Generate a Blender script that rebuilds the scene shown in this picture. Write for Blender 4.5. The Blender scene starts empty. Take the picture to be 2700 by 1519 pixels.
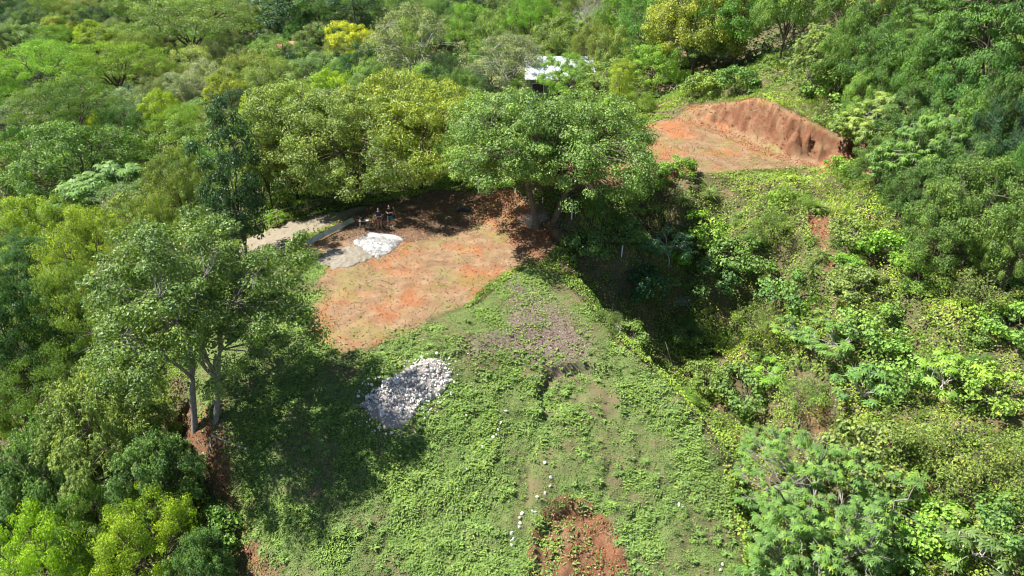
import bpy, math, random
import numpy as np
from mathutils import Vector
PI = math.pi
C = bpy.context.scene.collection
# ------------------------------------------------------------------ camera
CAM = np.array([0.0, 0.0, 22.9]); PITCH = math.radians(30); F = 1805.0
cd = bpy.data.cameras.new('camera'); co = bpy.data.objects.new('camera', cd); C.objects.link(co)
co.location = CAM; co.rotation_euler = (PI/2 - PITCH, 0, 0)
cd.sensor_width = 36; cd.lens = 36*F/2700; cd.clip_end = 3000; cd.clip_start = .1
bpy.context.scene.camera = co
# ------------------------------------------------------------------ light
ELEV = math.radians(56); SH = np.array([-0.975, 0.2]); SH = SH/np.linalg.norm(SH)
SUN = Vector((SH[0]*math.cos(ELEV), SH[1]*math.cos(ELEV), math.sin(ELEV)))
sl = bpy.data.lights.new('sun', 'SUN'); sl.energy = 5.0; sl.angle = math.radians(.55); sl.color = (1, .955, .88)
so = bpy.data.objects.new('sun', sl); C.objects.link(so); so.rotation_euler = SUN.to_track_quat('Z', 'Y').to_euler()
so.location = (0, 0, 80)
w = bpy.data.worlds.new('World'); bpy.context.scene.world = w; w.use_nodes = True
nt = w.node_tree; bg = nt.nodes['Background']; sk = nt.nodes.new('ShaderNodeTexSky')
sk.sky_type = 'NISHITA'; sk.sun_disc = False; sk.sun_elevation = ELEV; sk.sun_rotation = math.atan2(SUN.x, SUN.y)
sk.air_density = 1.0; sk.dust_density = .6
nt.links.new(sk.outputs[0], bg.inputs[0]); bg.inputs[1].default_value = .055
vs = bpy.context.scene.view_settings
vs.view_transform = 'Standard'; vs.look = 'None'; vs.exposure = 1.3
bpy.context.scene.cycles.filter_width = 1.1; vs.gamma = 1
# ------------------------------------------------------------------ helpers
rng = np.random.default_rng(7)
def hsh(ix, iy, s):
    n = (ix.astype(np.int64)*374761393 + iy.astype(np.int64)*668265263 + s*1442695041) & 0x7fffffff
    n = ((n ^ (n >> 13))*1274126177) & 0x7fffffff
    return ((n ^ (n >> 16)) & 0xffff)/65535.0
def vnoise(x, y, s=0):
    ix = np.floor(x); iy = np.floor(y); fx = x-ix; fy = y-iy
    fx = fx*fx*(3-2*fx); fy = fy*fy*(3-2*fy)
    a = hsh(ix, iy, s); b = hsh(ix+1, iy, s); c = hsh(ix, iy+1, s); d = hsh(ix+1, iy+1, s)
    return (a*(1-fx)+b*fx)*(1-fy) + (c*(1-fx)+d*fx)*fy
def fbm(x, y, s=0, o=4):
    r = 0; a = .5; t = 0
    for k in range(o):
        r = r + a*vnoise(x*2**k+17.3*k, y*2**k+9.1*k, s+k); t += a; a *= .5
    return r/t
def sstep(t): t = np.clip(t, 0, 1); return t*t*(3-2*t)
def raydir(px, py):
    u = (px-1350)/F; v = (py-759.5)/F
    return np.array([u, math.cos(PITCH)-v*math.sin(PITCH), -math.sin(PITCH)-v*math.cos(PITCH)])
def onz(px, py, z):
    d = raydir(px, py); t = (z-CAM[2])/d[2]; return CAM[:2]+d[:2]*t
def depth_of(x, y, z): return y*math.cos(PITCH)+(CAM[2]-z)*math.sin(PITCH)
# ------------------------------------------------------------------ terrain
def pline(pts): return np.array([onz(a, b, z) for a, b, z in pts])
def seg_dist(x, y, P):
    """distance, side (+ = left of the direction), arc parameter 0..1, overshoot past the ends"""
    L = np.concatenate([[0], np.cumsum(np.linalg.norm(P[1:]-P[:-1], axis=1))]); T = L[-1]
    bd = np.full(np.shape(x), 1e9); bs = np.zeros(np.shape(x)); bt = np.zeros(np.shape(x)); bo = np.zeros(np.shape(x))
    for i in range(len(P)-1):
        a = P[i]; b = P[i+1]; e = b-a; l2 = e@e; l = math.sqrt(l2)
        t = ((x-a[0])*e[0]+(y-a[1])*e[1])/l2; tc = np.clip(t, 0, 1)
        dx = x-(a[0]+tc*e[0]); dy = y-(a[1]+tc*e[1]); d = np.hypot(dx, dy)
        cr = (e[0]*(y-a[1])-e[1]*(x-a[0]))
        over = np.zeros(np.shape(x))
        if i == 0: over = np.where(t < 0, -t*l, over)
        if i == len(P)-2: over = np.where(t > 1, (t-1)*l, over)
        m = d < bd
        bd = np.where(m, d, bd); bs = np.where(m, np.sign(cr), bs); bt = np.where(m, (L[i]+tc*l)/T, bt); bo = np.where(m, over, bo)
    return bd, bs, bt, bo
def scarp(x, y, P, h, wd, decay, side, prof, fade=3.0, j=0.0, seed=3):
    d, s, t, o = seg_dist(x, y, P)
    sd = d*s*side
    if j: sd = sd + (fbm(x*.55, y*.55, seed)-.5)*2*j + (fbm(x*2.2, y*2.2, seed+5, 3)-.5)*j*.8
    hh = np.interp(t, np.linspace(0, 1, len(prof)), prof)*h*np.exp(-(o/fade)**2)
    r = hh*sstep(sd/wd)
    if decay: r = r*np.exp(-np.maximum(sd, 0)/decay)
    return r
CUT = pline([(1800, 312, 3), (1870, 332, 3), (1940, 358, 3), (2010, 392, 3), (2085, 418, 3), (2160, 432, 3), (2235, 447, 3), (2290, 475, 2.6)])
SCAR = pline([(1395, 1500, -4.6), (1405, 1420, -4.4), (1440, 1350, -4.2), (1500, 1312, -4.0), (1560, 1335, -4.2), (1615, 1400, -4.5), (1665, 1519, -4.8)])
LEDGE = pline([(1410, 1130, -2.9), (1405, 1040, -2.4), (1440, 985, -2.1), (1530, 972, -2.1), (1640, 1000, -2.6)])
STEP2 = pline([(1400, 1400, -4.1), (1405, 1280, -3.6), (1425, 1180, -3.2), (1420, 1090, -2.8)])
RAV = pline([(1475, 668, 0), (1535, 760, -.6), (1610, 850, -1.2), (1700, 945, -2.0), (1790, 1035, -3.0), (1865, 1125, -3.9), (1925, 1260, -5.0), (1960, 1450, -6.2)])
BANK = pline([(795, 640, 0), (850, 618, 0), (930, 585, 0), (960, 570, 0)])
def offs(x, y):
    r = scarp(x, y, CUT, 3.0, 1.6, 16, 1, [.2, .5, .9, 1.0, 1, .9, .6, .25], 4, 1.0)
    r = r - scarp(x, y, RAV, 4.0, 1.8, 9, 1, [.3, .8, 1, 1, .9, .6, .4, .2], 2.5, .5, 9)
    r = r - scarp(x, y, SCAR, .6, .5, 3.5, -1, [.3, .8, 1, 1, 1, .7, .4], .8, .2)
    r = r - scarp(x, y, LEDGE, .75, .4, 1.6, -1, [.2, 1, 1, 1, .3], .8, .25)
    r = r - scarp(x, y, STEP2, .3, .3, 1.2, 1, [.3, 1, 1, .4], .8, .2)
    r = r - scarp(x, y, BANK, .55, .5, None, 1, [.7, 1, 1, .6], 2.0, .15)*np.exp(-np.maximum(seg_dist(x, y, BANK)[0]-5, 0)/4)
    return r
CP = [ # pixel x, pixel y, height : the lower pad
 (1000,640,0),(1100,700,0),(1250,650,0),(1000,800,0),(900,850,0),(1200,760,0),(1330,640,0),(1150,560,0),(980,590,0),(860,700,0),(820,780,0),(1380,640,.05),(1260,560,0),(1080,870,-.05),(1310,720,-.05),
 # gravel road left of it
 (720,650,-.5),(800,590,-.5),(900,555,-.6),(700,600,-.9),(640,600,-2.2),(560,560,-4.5),(800,520,-2.0),
 # bank and rise to the upper pad
 (1330,560,.25),(1300,530,.9),(1330,505,1.9),(1420,600,.7),(1455,583,.8),(1400,480,2.7),(1520,470,3),(1500,560,1.7),(1580,520,2.4),
 (1600,440,3),(1700,400,3),(1760,340,3),(1850,400,3),(1950,420,3),(2050,435,3),(1700,455,3),(1870,340,3),(1940,366,3),(2010,400,3),(2085,426,3),(2160,440,3),(2230,455,2.9),(1800,350,3),(1900,385,3),(1990,415,3),(2100,445,3),
 # behind the upper pad and above the cut
 (1640,330,2.6),(1740,290,2.8),(2120,200,7.1),(2000,190,6.8),(2300,300,6.6),(2300,200,8.2),(1880,215,5.2),(1780,255,3.8),(2330,400,4.6),(2450,300,8),
 # grassy slope below the upper pad
 (1650,520,2.4),(1800,510,2.5),(2000,490,2.7),(2200,500,2.9),(1750,600,.8),(1950,600,1.6),(2150,600,2.1),(2300,560,2.9),(2420,520,4.0),
 (1950,690,-.6),(2100,720,.4),(2300,720,1.0),(2500,700,2.2),(2650,650,3.6),(2650,500,5.5),(2000,830,-2.6),(2200,900,-1.9),(2400,900,-.6),(2650,900,1.0),
 (2100,1050,-4.8),(2300,1100,-3.6),(2500,1150,-2.4),(2690,1150,-1.5),(2200,1300,-6.2),(2400,1350,-4.8),(2650,1400,-3.2),(2050,1500,-8.3),(2300,1519,-7.2),(2650,1519,-4.6),
 # gully floor
 (1600,640,-1.8),(1700,740,-4.6),(1790,860,-6.2),(1880,960,-7.3),(1960,1080,-8.3),(2020,1250,-9.2),(1700,650,-2.6),(1830,720,-3.6),(1930,830,-5.0),(2010,930,-6.3),
 # spur edge above the gully
 (1440,680,0),(1500,740,-.5),(1580,830,-1.1),(1680,930,-1.9),(1780,1030,-2.9),(1870,1130,-3.9),(1930,1300,-5.2),(1950,1500,-6.4),
 # grass slope in front
 (870,940,-.25),(1000,950,-.35),(1200,900,-.35),(1400,850,-.7),(1100,1020,-1.0),(950,1080,-1.2),(1300,1050,-1.9),(1550,1050,-2.6),(1700,1150,-3.6),
 (700,980,-.6),(620,1100,-1.4),(560,1150,-1.8),(500,1130,-1.8),(800,1200,-2.2),(1050,1200,-2.4),(1300,1250,-3.3),(1600,1250,-4.0),(1800,1300,-4.9),
 (750,1350,-3.2),(1000,1380,-3.6),(1300,1400,-4.0),(1750,1450,-5.6),(800,1519,-4.3),(1100,1519,-4.6),(1500,1519,-5.0),
 # left drop
 (430,1000,-2.4),(560,900,-1.0),(700,820,-.4),(730,730,-.3),(470,1200,-4.0),(380,1100,-5),(560,1330,-4.6),(600,1500,-5.6),(300,1300,-9),(200,1100,-9),(100,1400,-12),(400,1500,-9.5),
 (560,760,-2.5),(420,800,-5),(200,850,-8.5),(50,750,-10.5),(300,650,-8.5)]
WP = [(21.5,70.5,4.8),(23.8,67,6.0),(25.0,63.5,6.7),(26.5,60.3,6.3),(28.4,57.8,5.4),(-45,40,-11),(-60,60,-12),(-35,65,-8.5),(-20,70,-6.5),(-80,90,-12),(-40,95,-9.5),(-15,85,-4.5),(0,75,-1),(-5,100,-4),(8,97,-1.2),(15,95,-1),(4,88,-1.2),(20,84,1),(30,85,6),(45,70,12),(50,85,14),(60,50,12),(45,45,8.5),
 (50,30,4),(35,20,-1),(30,5,-6),(0,5,-9),(-20,8,-10),(-40,15,-14),(60,5,-2),(70,100,20),(100,60,25),(40,120,12),(20,125,5),(0,130,-3),(-30,130,-9),(-70,130,-11),(-110,130,-10),(-120,70,-14),(-100,30,-16),
 (-80,180,-6),(-30,180,-4),(20,180,2),(80,180,14),(-150,200,-2),(0,260,8),(-100,280,10),(120,260,25),(-250,150,4),(-260,400,50),(0,420,50),(260,400,60),(250,150,50),(250,0,30),(-250,0,-10),(0,-60,-20),(-200,-80,-25),(200,-80,0)]
_px = []; _pz = []
for a, b, z in CP:
    p = onz(a, b, z); _px.append(p); _pz.append(z)
for a, b, z in WP: _px.append(np.array([a, b], float)); _pz.append(z)
_px = np.array(_px); _pz = np.array(_pz, float)
_zz = _pz - offs(_px[:, 0], _px[:, 1])
MQ = 1.2
_A = np.sqrt(((_px[:, None]-_px[None])**2).sum(-1)+MQ*MQ) + np.eye(len(_px))*-.35
_n = len(_px); _M = np.zeros((_n+1, _n+1)); _M[:_n, :_n] = _A; _M[_n, :_n] = 1; _M[:_n, _n] = 1
_W = np.linalg.solve(_M, np.concatenate([_zz, [0]]))
def smooth_h(x, y):
    x = np.asarray(x, float); y = np.asarray(y, float); r = np.full(x.shape, _W[-1])
    for i in range(_n): r = r + _W[i]*np.sqrt((x-_px[i, 0])**2+(y-_px[i, 1])**2+MQ*MQ)
    return r
def H(x, y):
    x = np.asarray(x, float); y = np.asarray(y, float)
    z = smooth_h(x, y)+offs(x, y)
    fl = sstep((y-33)/4)*sstep((x+17)/3)*sstep((9-x)/3)+sstep((y-50)/4)*sstep((x-6)/3)*sstep((27-x)/3); fl = 1-.75*np.clip(fl, 0, 1)
    return z + (fbm(x*.35, y*.35, 11)-.5)*.3 + ((fbm(x*1.1, y*1.1, 23, 4)-.5)*.55+(fbm(x*4, y*4, 29, 2)-.5)*.16)*fl
def ray_hit(px, py, h=0.0, t0=14, t1=330):
    d = raydir(px, py)
    t = np.geomspace(t0, t1, 500); x = CAM[0]+d[0]*t; y = CAM[1]+d[1]*t; z = CAM[2]+d[2]*t
    g = z-(smooth_h(x, y)+offs(x, y)+h)
    k = np.where(g < 0)[0]
    i = k[0] if len(k) else len(t)-1
    if i > 0 and len(k): tt = t[i-1]+(t[i]-t[i-1])*g[i-1]/(g[i-1]-g[i])
    else: tt = t[i]
    return np.array([CAM[0]+d[0]*tt, CAM[1]+d[1]*tt])
def gp(px, py):
    p = ray_hit(px, py); return p[0], p[1], float(H(p[0:1], p[1:2])[0])
# ------------------------------------------------------------------ mesh helpers
def mk_mesh(name, V, Fc, mat=None, attr=None, smooth=False):
    """V (n,3), Fc (m,k) array or list of arrays with different k"""
    me = bpy.data.meshes.new(name); V = np.asarray(V, np.float32)
    if not isinstance(Fc, list): Fc = [Fc]
    Fc = [np.asarray(f, np.int32) for f in Fc if len(f)]
    me.vertices.add(len(V)); me.vertices.foreach_set('co', V.ravel())
    idx = np.concatenate([f.ravel() for f in Fc]); cnt = np.concatenate([np.full(len(f), f.shape[1], np.int32) for f in Fc])
    me.loops.add(len(idx)); me.loops.foreach_set('vertex_index', idx)
    me.polygons.add(len(cnt)); st = np.concatenate([[0], np.cumsum(cnt)[:-1]]).astype(np.int32)
    me.polygons.foreach_set('loop_start', st); me.polygons.foreach_set('loop_total', cnt)
    me.polygons.foreach_set('use_smooth', np.full(len(cnt), smooth))
    me.update(calc_edges=True)
    if attr is not None:
        a = me.attributes.new('v', 'FLOAT', 'FACE'); a.data.foreach_set('value', np.asarray(attr, np.float32))
    if mat: me.materials.append(mat)
    return me
def link(name, me, parent=None, loc=None):
    o = bpy.data.objects.new(name, me); C.objects.link(o)
    if parent: o.parent = parent
    if loc is not None: o.location = loc
    return o
def tag(o, label=None, cat=None, group=None, kind=None):
    if label: o['label'] = label
    if cat: o['category'] = cat
    if group: o['group'] = group
    if kind: o['kind'] = kind
    return o
def root(name, loc, label, cat, group=None, rz=0, sc=1):
    o = bpy.data.objects.new(name, None); C.objects.link(o); o.location = loc; o.rotation_euler = (0, 0, rz)
    o.scale = (sc, sc, sc) if np.isscalar(sc) else sc
    o.empty_display_size = .3
    return tag(o, label, cat, group)
def nrm(a): return a/np.maximum(np.linalg.norm(a, axis=-1, keepdims=True), 1e-9)
def leaves(P, D, N, L, W, fold=.12):
    D = nrm(D); S = nrm(np.cross(N, D)); N = np.cross(D, S); n = len(P)
    L = np.broadcast_to(np.asarray(L, float).reshape(-1, 1), (n, 1)); W = np.broadcast_to(np.asarray(W, float).reshape(-1, 1), (n, 1))
    V = np.empty((n, 4, 3)); V[:, 0] = P; V[:, 2] = P+D*L-N*L*fold
    m = P+D*L*.45+N*L*fold*.5; V[:, 1] = m+S*W; V[:, 3] = m-S*W
    return V.reshape(-1, 3), np.arange(4*n).reshape(n, 4)
class Tubes:
    def __init__(s, k=6): s.V = []; s.F = []; s.n = 0; s.k = k
    def add(s, pts, rad, cap=True):
        pts = np.asarray(pts, float); rad = np.broadcast_to(np.asarray(rad, float), (len(pts),)); k = s.k
        t = np.gradient(pts, axis=0); t = nrm(t); up = np.array([0.31, .12, 1.0]); up2 = np.array([1., .2, .1])
        a = np.cross(t, up); bad = np.linalg.norm(a, axis=1) < .25
        if bad.any(): a = np.cross(t, up2)
        a = nrm(a); b = np.cross(t, a)
        an = np.arange(k)/k*2*PI
        V = pts[:, None]+rad[:, None, None]*(a[:, None]*np.cos(an)[None, :, None]+b[:, None]*np.sin(an)[None, :, None])
        m = len(pts); s.V.append(V.reshape(-1, 3))
        i = np.arange(m-1)[:, None]*k; j = np.arange(k)[None]; j2 = (j+1) % k
        f = np.stack([i+j, i+j2, i+k+j2, i+k+j], -1).reshape(-1, 4)+s.n; s.F.append(f); s.n += m*k
    def mesh(s, name, mat):
        return mk_mesh(name, np.concatenate(s.V), np.concatenate(s.F), mat, smooth=True)
def bez(a, b, c, n=6):
    t = np.linspace(0, 1, n)[:, None]; return (1-t)**2*a+2*t*(1-t)*b+t*t*c
# ------------------------------------------------------------------ materials
def newmat(name):
    m = bpy.data.materials.new(name); m.use_nodes = True; return m, m.node_tree.nodes, m.node_tree.links, m.node_tree.nodes['Principled BSDF']
def noise_node(N, sc, det=4, rough=.55, vec=None, Lk=None):
    n = N.new('ShaderNodeTexNoise'); n.inputs['Scale'].default_value = sc; n.inputs['Detail'].default_value = det; n.inputs['Roughness'].default_value = rough
    if vec is not None: Lk.new(vec, n.inputs['Vector'])
    return n
def ramp(N, pts):
    r = N.new('ShaderNodeValToRGB'); e = r.color_ramp.elements
    while len(e) < len(pts): e.new(.5)
    for k, (p, c) in enumerate(pts): e[k].position = p; e[k].color = (c[0], c[1], c[2], 1)
    return r
def simple(name, col, rough=.7, scale=8, amt=.3, metal=0, spec=.4, bump=0):
    m, N, Lk, P = newmat(name)
    tc = N.new('ShaderNodeTexCoord'); n = noise_node(N, scale, 5, .6, tc.outputs['Object'], Lk)
    r = ramp(N, [(.3, [c*(1-amt) for c in col]), (.7, [min(1, c*(1+amt)) for c in col])])
    Lk.new(n.outputs['Fac'], r.inputs[0]); Lk.new(r.outputs[0], P.inputs['Base Color'])
    P.inputs['Roughness'].default_value = rough; P.inputs['Metallic'].default_value = metal; P.inputs['Specular IOR Level'].default_value = spec
    if bump:
        b = N.new('ShaderNodeBump'); b.inputs['Strength'].default_value = bump; b.inputs['Distance'].default_value = .02
        Lk.new(n.outputs['Fac'], b.inputs['Height']); Lk.new(b.outputs[0], P.inputs['Normal'])
    return m
def leafmat(name, lo=(.55, .66, .62), mid=(1.18, 1.15, 1.1), hi=(1.75, 1.6, .9), rough=.5, trans=.27, spec=.32):
    m, N, Lk, P = newmat(name)
    oi = N.new('ShaderNodeObjectInfo'); at = N.new('ShaderNodeAttribute'); at.attribute_name = 'v'
    r = ramp(N, [(0, lo), (.5, mid), (.93, hi), (1, (hi[0]*1.3, hi[1]*1.02, hi[2]))])
    Lk.new(at.outputs['Fac'], r.inputs[0])
    mx = N.new('ShaderNodeMix'); mx.data_type = 'RGBA'; mx.blend_type = 'MULTIPLY'; mx.inputs[0].default_value = 1
    Lk.new(oi.outputs['Color'], mx.inputs[6]); Lk.new(r.outputs[0], mx.inputs[7])
    Lk.new(mx.outputs[2], P.inputs['Base Color']); P.inputs['Roughness'].default_value = rough; P.inputs['Specular IOR Level'].default_value = spec
    m2 = N.new('ShaderNodeMix'); m2.data_type = 'RGBA'; m2.blend_type = 'MULTIPLY'; m2.inputs[0].default_value = 1
    m2.inputs[7].default_value = (1.5, 1.5, .5, 1); Lk.new(mx.outputs[2], m2.inputs[6])
    tr = N.new('ShaderNodeBsdfTranslucent'); Lk.new(m2.outputs[2], tr.inputs[0])
    ms = N.new('ShaderNodeMixShader'); ms.inputs[0].default_value = trans
    Lk.new(P.outputs[0], ms.inputs[1]); Lk.new(tr.outputs[0], ms.inputs[2]); Lk.new(ms.outputs[0], N['Material Output'].inputs[0])
    return m
M_leaf = leafmat('leaf')
M_gloss = leafmat('waxy_leaf', rough=.45, trans=.27, spec=.3)
M_grass = leafmat('grass_blade', lo=(.6, .6, .6), hi=(1.6, 1.5, 1.0), rough=.6, trans=.3, spec=.25)
M_bark = simple('bark', (.13, .105, .08), .9, 6, .45, spec=.2, bump=.6)
M_pale = simple('pale_bark', (.36, .33, .29), .8, 7, .3, spec=.3, bump=.4)
def rel_label(px, py, what, used, anchors):
    import re
    c = sorted(anchors, key=lambda t: (t[0]-px)**2+(t[1]-py)**2)[:7]
    for far in ('', 'just ', 'a little ', 'a few metres '):
        for ax, ay, al in c:
            short = re.split(r' (?:at|in|on|behind|below|above|near|beside|under|right|left|that|showing|between|reaching|filling|with|from|casting|of|among|spilling|overhanging|touching|leaning|poking|halfway|directly|to|standing|just|covering) ', al)[0]
            rel = ('right of' if px > ax else 'left of') if abs(px-ax) > abs(py-ay)*1.3 else ('below' if py > ay else 'above')
            l = '%s %s%s the %s' % (what, far, rel, short)
            if l not in used and len(l.split()) <= 16: used.add(l); return l
    return what+' among the others'
M_dead = simple('weathered_twig', (.42, .37, .33), .85, 9, .3, spec=.2)

# ------------------------------------------------------------------ ground
def W_poly(pts): return np.array([ray_hit(a, b) for a, b in pts])
def inside(x, y, P):
    r = np.zeros(x.shape, bool); n = len(P)
    for i in range(n):
        a = P[i]; b = P[(i+1) % n]
        c = ((a[1] > y) != (b[1] > y)) & (x < (b[0]-a[0])*(y-a[1])/((b[1]-a[1])+1e-12)+a[0])
        r ^= c
    return r
POLY = dict(
 pad=W_poly([(835,905),(900,930),(985,912),(1060,890),(1140,838),(1240,800),(1300,735),(1380,695),(1440,655),(1452,600),(1400,565),(1385,545),(1330,520),(1250,508),(1150,500),(1000,535),(915,580),(830,622),(800,650),(850,690),(862,712),(835,740),(830,790),(800,830)]),
 upad=W_poly([(1600,395),(1690,335),(1740,318),(1800,312),(1860,330),(1930,362),(2000,398),(2075,425),(2120,440),(2050,445),(1950,450),(1830,462),(1760,475),(1650,490),(1500,500),(1400,500),(1450,440),(1520,410)]),
 road=W_poly([(640,636),(700,606),(780,584),(860,564),(950,542),(985,545),(915,578),(830,612),(785,632),(750,652),(690,690),(610,700)]),
 scar=W_poly([(1470,1305),(1540,1300),(1600,1370),(1680,1519),(1720,1600),(1380,1600),(1385,1519),(1395,1420),(1430,1345)]),
 ledge=W_poly([(430,1040),(560,1040),(600,1100),(640,1180),(620,1230),(650,1300),(700,1400),(770,1519),(800,1600),(640,1600),(600,1450),(560,1330),(500,1240),(430,1180),(400,1100)]),
 litter=W_poly([(1350,700),(1440,760),(1560,880),(1600,950),(1520,1010),(1380,960),(1290,930),(1230,960),(1140,960),(1200,900),(1340,850),(1330,760)]),
 bankred=W_poly([(1270,520),(1330,495),(1410,530),(1460,575),(1480,640),(1420,700),(1330,640),(1290,580)]),
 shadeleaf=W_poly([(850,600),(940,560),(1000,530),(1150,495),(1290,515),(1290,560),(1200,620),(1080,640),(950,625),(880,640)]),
 patch=W_poly([(2125,560),(2170,552),(2200,600),(2190,660),(2220,690),(2180,730),(2140,680),(2120,610)]),
 patch2=W_poly([(2090,1000),(2200,1030),(2210,1100),(2180,1180),(2120,1150),(2090,1080)]),
 gully=W_poly([(1480,640),(1600,640),(1720,760),(1800,860),(1900,960),(1990,1080),(2080,1250),(2100,1519),(1980,1519),(1900,1200),(1800,1060),(1680,950),(1560,830),(1470,720)]),
 dry=W_poly([(1400,850),(1560,890),(1750,1090),(1890,1240),(1960,1519),(1980,1600),(1480,1600),(1560,1400),(1500,1290),(1410,1260),(1330,1400),(1290,1300),(1400,1100),(1360,950)]),
 grassland=W_poly([(500,1010),(560,850),(680,720),(790,655),(860,640),(840,900),(900,940),(1000,915),(1140,850),(1260,800),(1380,700),(1470,720),(1560,830),(1680,950),(1800,1060),(1900,1200),(1960,1519),(1990,1600),(640,1600),(620,1450),(560,1300),(600,1150)]))
def mask(name, x, y, j=.5, f=.8):
    if j >= .35: return sum(mask(name, x+a*j*1.2, y+b*j*1.2, .3, f)*1. for a, b in ((0, 0), (1, 0), (-1, 0), (0, 1), (0, -1), (.6, .6), (-.6, -.6)))/7
    wx = x+(fbm(x*f, y*f, 31)-.5)*2*j+(fbm(x*3.1, y*3.1, 37, 2)-.5)*j*.7; wy = y+(fbm(x*f, y*f, 41)-.5)*2*j+(fbm(x*3.1, y*3.1, 47, 2)-.5)*j*.7
    return inside(wx, wy, POLY[name])
def axis(lo, hi, st, far_lo, far_hi):
    a = list(np.arange(lo, hi, st)); s = st; v = lo
    pre = []
    while v > far_lo: s = min(s*1.12, 12); v -= s; pre.append(v)
    post = []; s = st; v = a[-1]
    while v < far_hi: s = min(s*1.12, 12); v += s; post.append(v)
    return np.array(pre[::-1]+a+post)
gx = axis(-22, 33, .19, -420, 420); gy = axis(13, 78, .19, -120, 640)
X, Y = np.meshgrid(gx, gy); X = X.ravel(); Y = Y.ravel(); Z = H(X, Y)
cutm = scarp(X, Y, CUT, 1, 1.7, None, 1, [1]*8, 2.5, 1.0); _d, _s, _t, _o = seg_dist(X, Y, CUT); cutm = 1-np.abs(cutm*2-1); cutm = np.where((cutm > .05) & (_d < 3.2) & (_o < 1.2) & (_t+(fbm(X, Y, 79, 3)-.5)*.1 > .13), np.minimum(cutm*3, 1), 0)
# eroded rills and lumps on the cut bank
Z = Z + cutm*((fbm(X*1.3-Y*.5, Y*1.1+X*.3, 71, 5)-.5)*.9 + np.abs(fbm(X*3.1+2*smooth_h(X, Y), Y*3.1, 75, 4)-.5)*1.5-.25)
toe = (_s < 0) & (_d < 1.5) & (_o < .8) & (_t > .15)
sc_m = mask('scar', X, Y, .25).astype(float); Z = Z+sc_m*((fbm(X*5, Y*5, 81, 3)-.5)*.28+(fbm(X*1.6, Y*1.6, 82, 2)-.5)*.35)
nx = len(gx); ny = len(gy)
ii = (np.arange(ny-1)[:, None]*nx+np.arange(nx-1)[None]).ravel()
Fq = np.stack([ii, ii+1, ii+nx+1, ii+nx], -1)
dirt = np.maximum.reduce([np.where((_d < 2.4) & (_o < .5), 1-.2*_d, 0), mask('bankred', X, Y, .4)*.8, mask('pad', X, Y, .5)*1., mask('upad', X, Y, .5)*1.])
red = np.maximum.reduce([cutm, np.where(toe, .6-.3*_d, 0), sc_m, mask('ledge', X, Y, .6)*.62, mask('bankred', X, Y, .4)*.62, mask('patch', X, Y, .4)*.8, mask('patch2', X, Y, .4)*.55])
grav = mask('road', X, Y, .35)*1.
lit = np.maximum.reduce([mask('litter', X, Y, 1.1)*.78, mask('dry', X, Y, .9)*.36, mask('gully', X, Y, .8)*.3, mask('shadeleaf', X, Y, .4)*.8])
grs = mask('grassland', X, Y, .4)*1.
def blur(a, k=1):
    a = a.reshape(ny, nx)
    for _ in range(k):
        b = a.copy(); b[1:-1, 1:-1] = (a[1:-1, 1:-1]*2+a[:-2, 1:-1]+a[2:, 1:-1]+a[1:-1, :-2]+a[1:-1, 2:])/6; a = b
    return a.ravel()
m, N, Lk, P = newmat('soil_and_turf')
tc = N.new('ShaderNodeTexCoord'); OB = tc.outputs['Object']
aA = N.new('ShaderNodeAttribute'); aA.attribute_name = 'ma'; aB = N.new('ShaderNodeAttribute'); aB.attribute_name = 'mb'
sA = N.new('ShaderNodeSeparateColor'); Lk.new(aA.outputs['Color'], sA.inputs[0]); sB = N.new('ShaderNodeSeparateColor'); Lk.new(aB.outputs['Color'], sB.inputs[0])
nf = noise_node(N, 12, 6, .8, OB, Lk); nm = noise_node(N, 1.1, 5, .6, OB, Lk); nl = noise_node(N, .28, 3, .5, OB, Lk); nvf = noise_node(N, 30, 3, .7, OB, Lk)
def msk(src, lo=.35, hi=.65, amt=.7, n=None):
    a = N.new('ShaderNodeMath'); a.operation = 'MULTIPLY_ADD'; Lk.new((n or nf).outputs['Fac'], a.inputs[0]); a.inputs[1].default_value = amt*2; Lk.new(src, a.inputs[2])
    r = N.new('ShaderNodeMapRange'); r.interpolation_type = 'SMOOTHSTEP'; Lk.new(a.outputs[0], r.inputs[0]); r.inputs[1].default_value = lo+amt; r.inputs[2].default_value = hi+amt
    return r.outputs[0]
def mixc(f, a, b, bt='MIX'):
    x = N.new('ShaderNodeMix'); x.data_type = 'RGBA'; x.blend_type = bt
    if isinstance(f, float): x.inputs[0].default_value = f
    else: Lk.new(f, x.inputs[0])
    for s, v in ((6, a), (7, b)):
        if isinstance(v, tuple): x.inputs[s].default_value = (*v, 1)
        else: Lk.new(v, x.inputs[s])
    return x.outputs[2]
def rmp(n, pts): r = ramp(N, pts); Lk.new(n.outputs['Fac'], r.inputs[0]); return r.outputs[0]
base = rmp(nm, [(.3, (.06, .075, .025)), (.55, (.12, .10, .055)), (.75, (.19, .12, .07))])
gcol = rmp(nf, [(.3, (.03, .05, .014)), (.48, (.10, .14, .04)), (.6, (.20, .22, .09)), (.72, (.3, .25, .17))])
gcol2 = mixc(msk(nl.outputs['Fac'], .45, .6, .15, nm), gcol, rmp(nm, [(.3, (.10, .115, .045)), (.7, (.16, .12, .07))]))
dcol = rmp(nm, [(.3, (.19, .112, .064)), (.5, (.24, .154, .09)), (.72, (.315, .218, .13))])
dcol = mixc(msk(nl.outputs['Fac'], .35, .55, .1, nm), rmp(nm, [(.3, (.26, .105, .05)), (.7, (.36, .165, .075))]), dcol)
speck = rmp(nvf, [(.36, (.62, .6, .55)), (.5, (1, 1, 1)), (.75, (1.08, 1.06, 1.02))])
dcol = mixc(1.0, dcol, speck, 'MULTIPLY')
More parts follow.
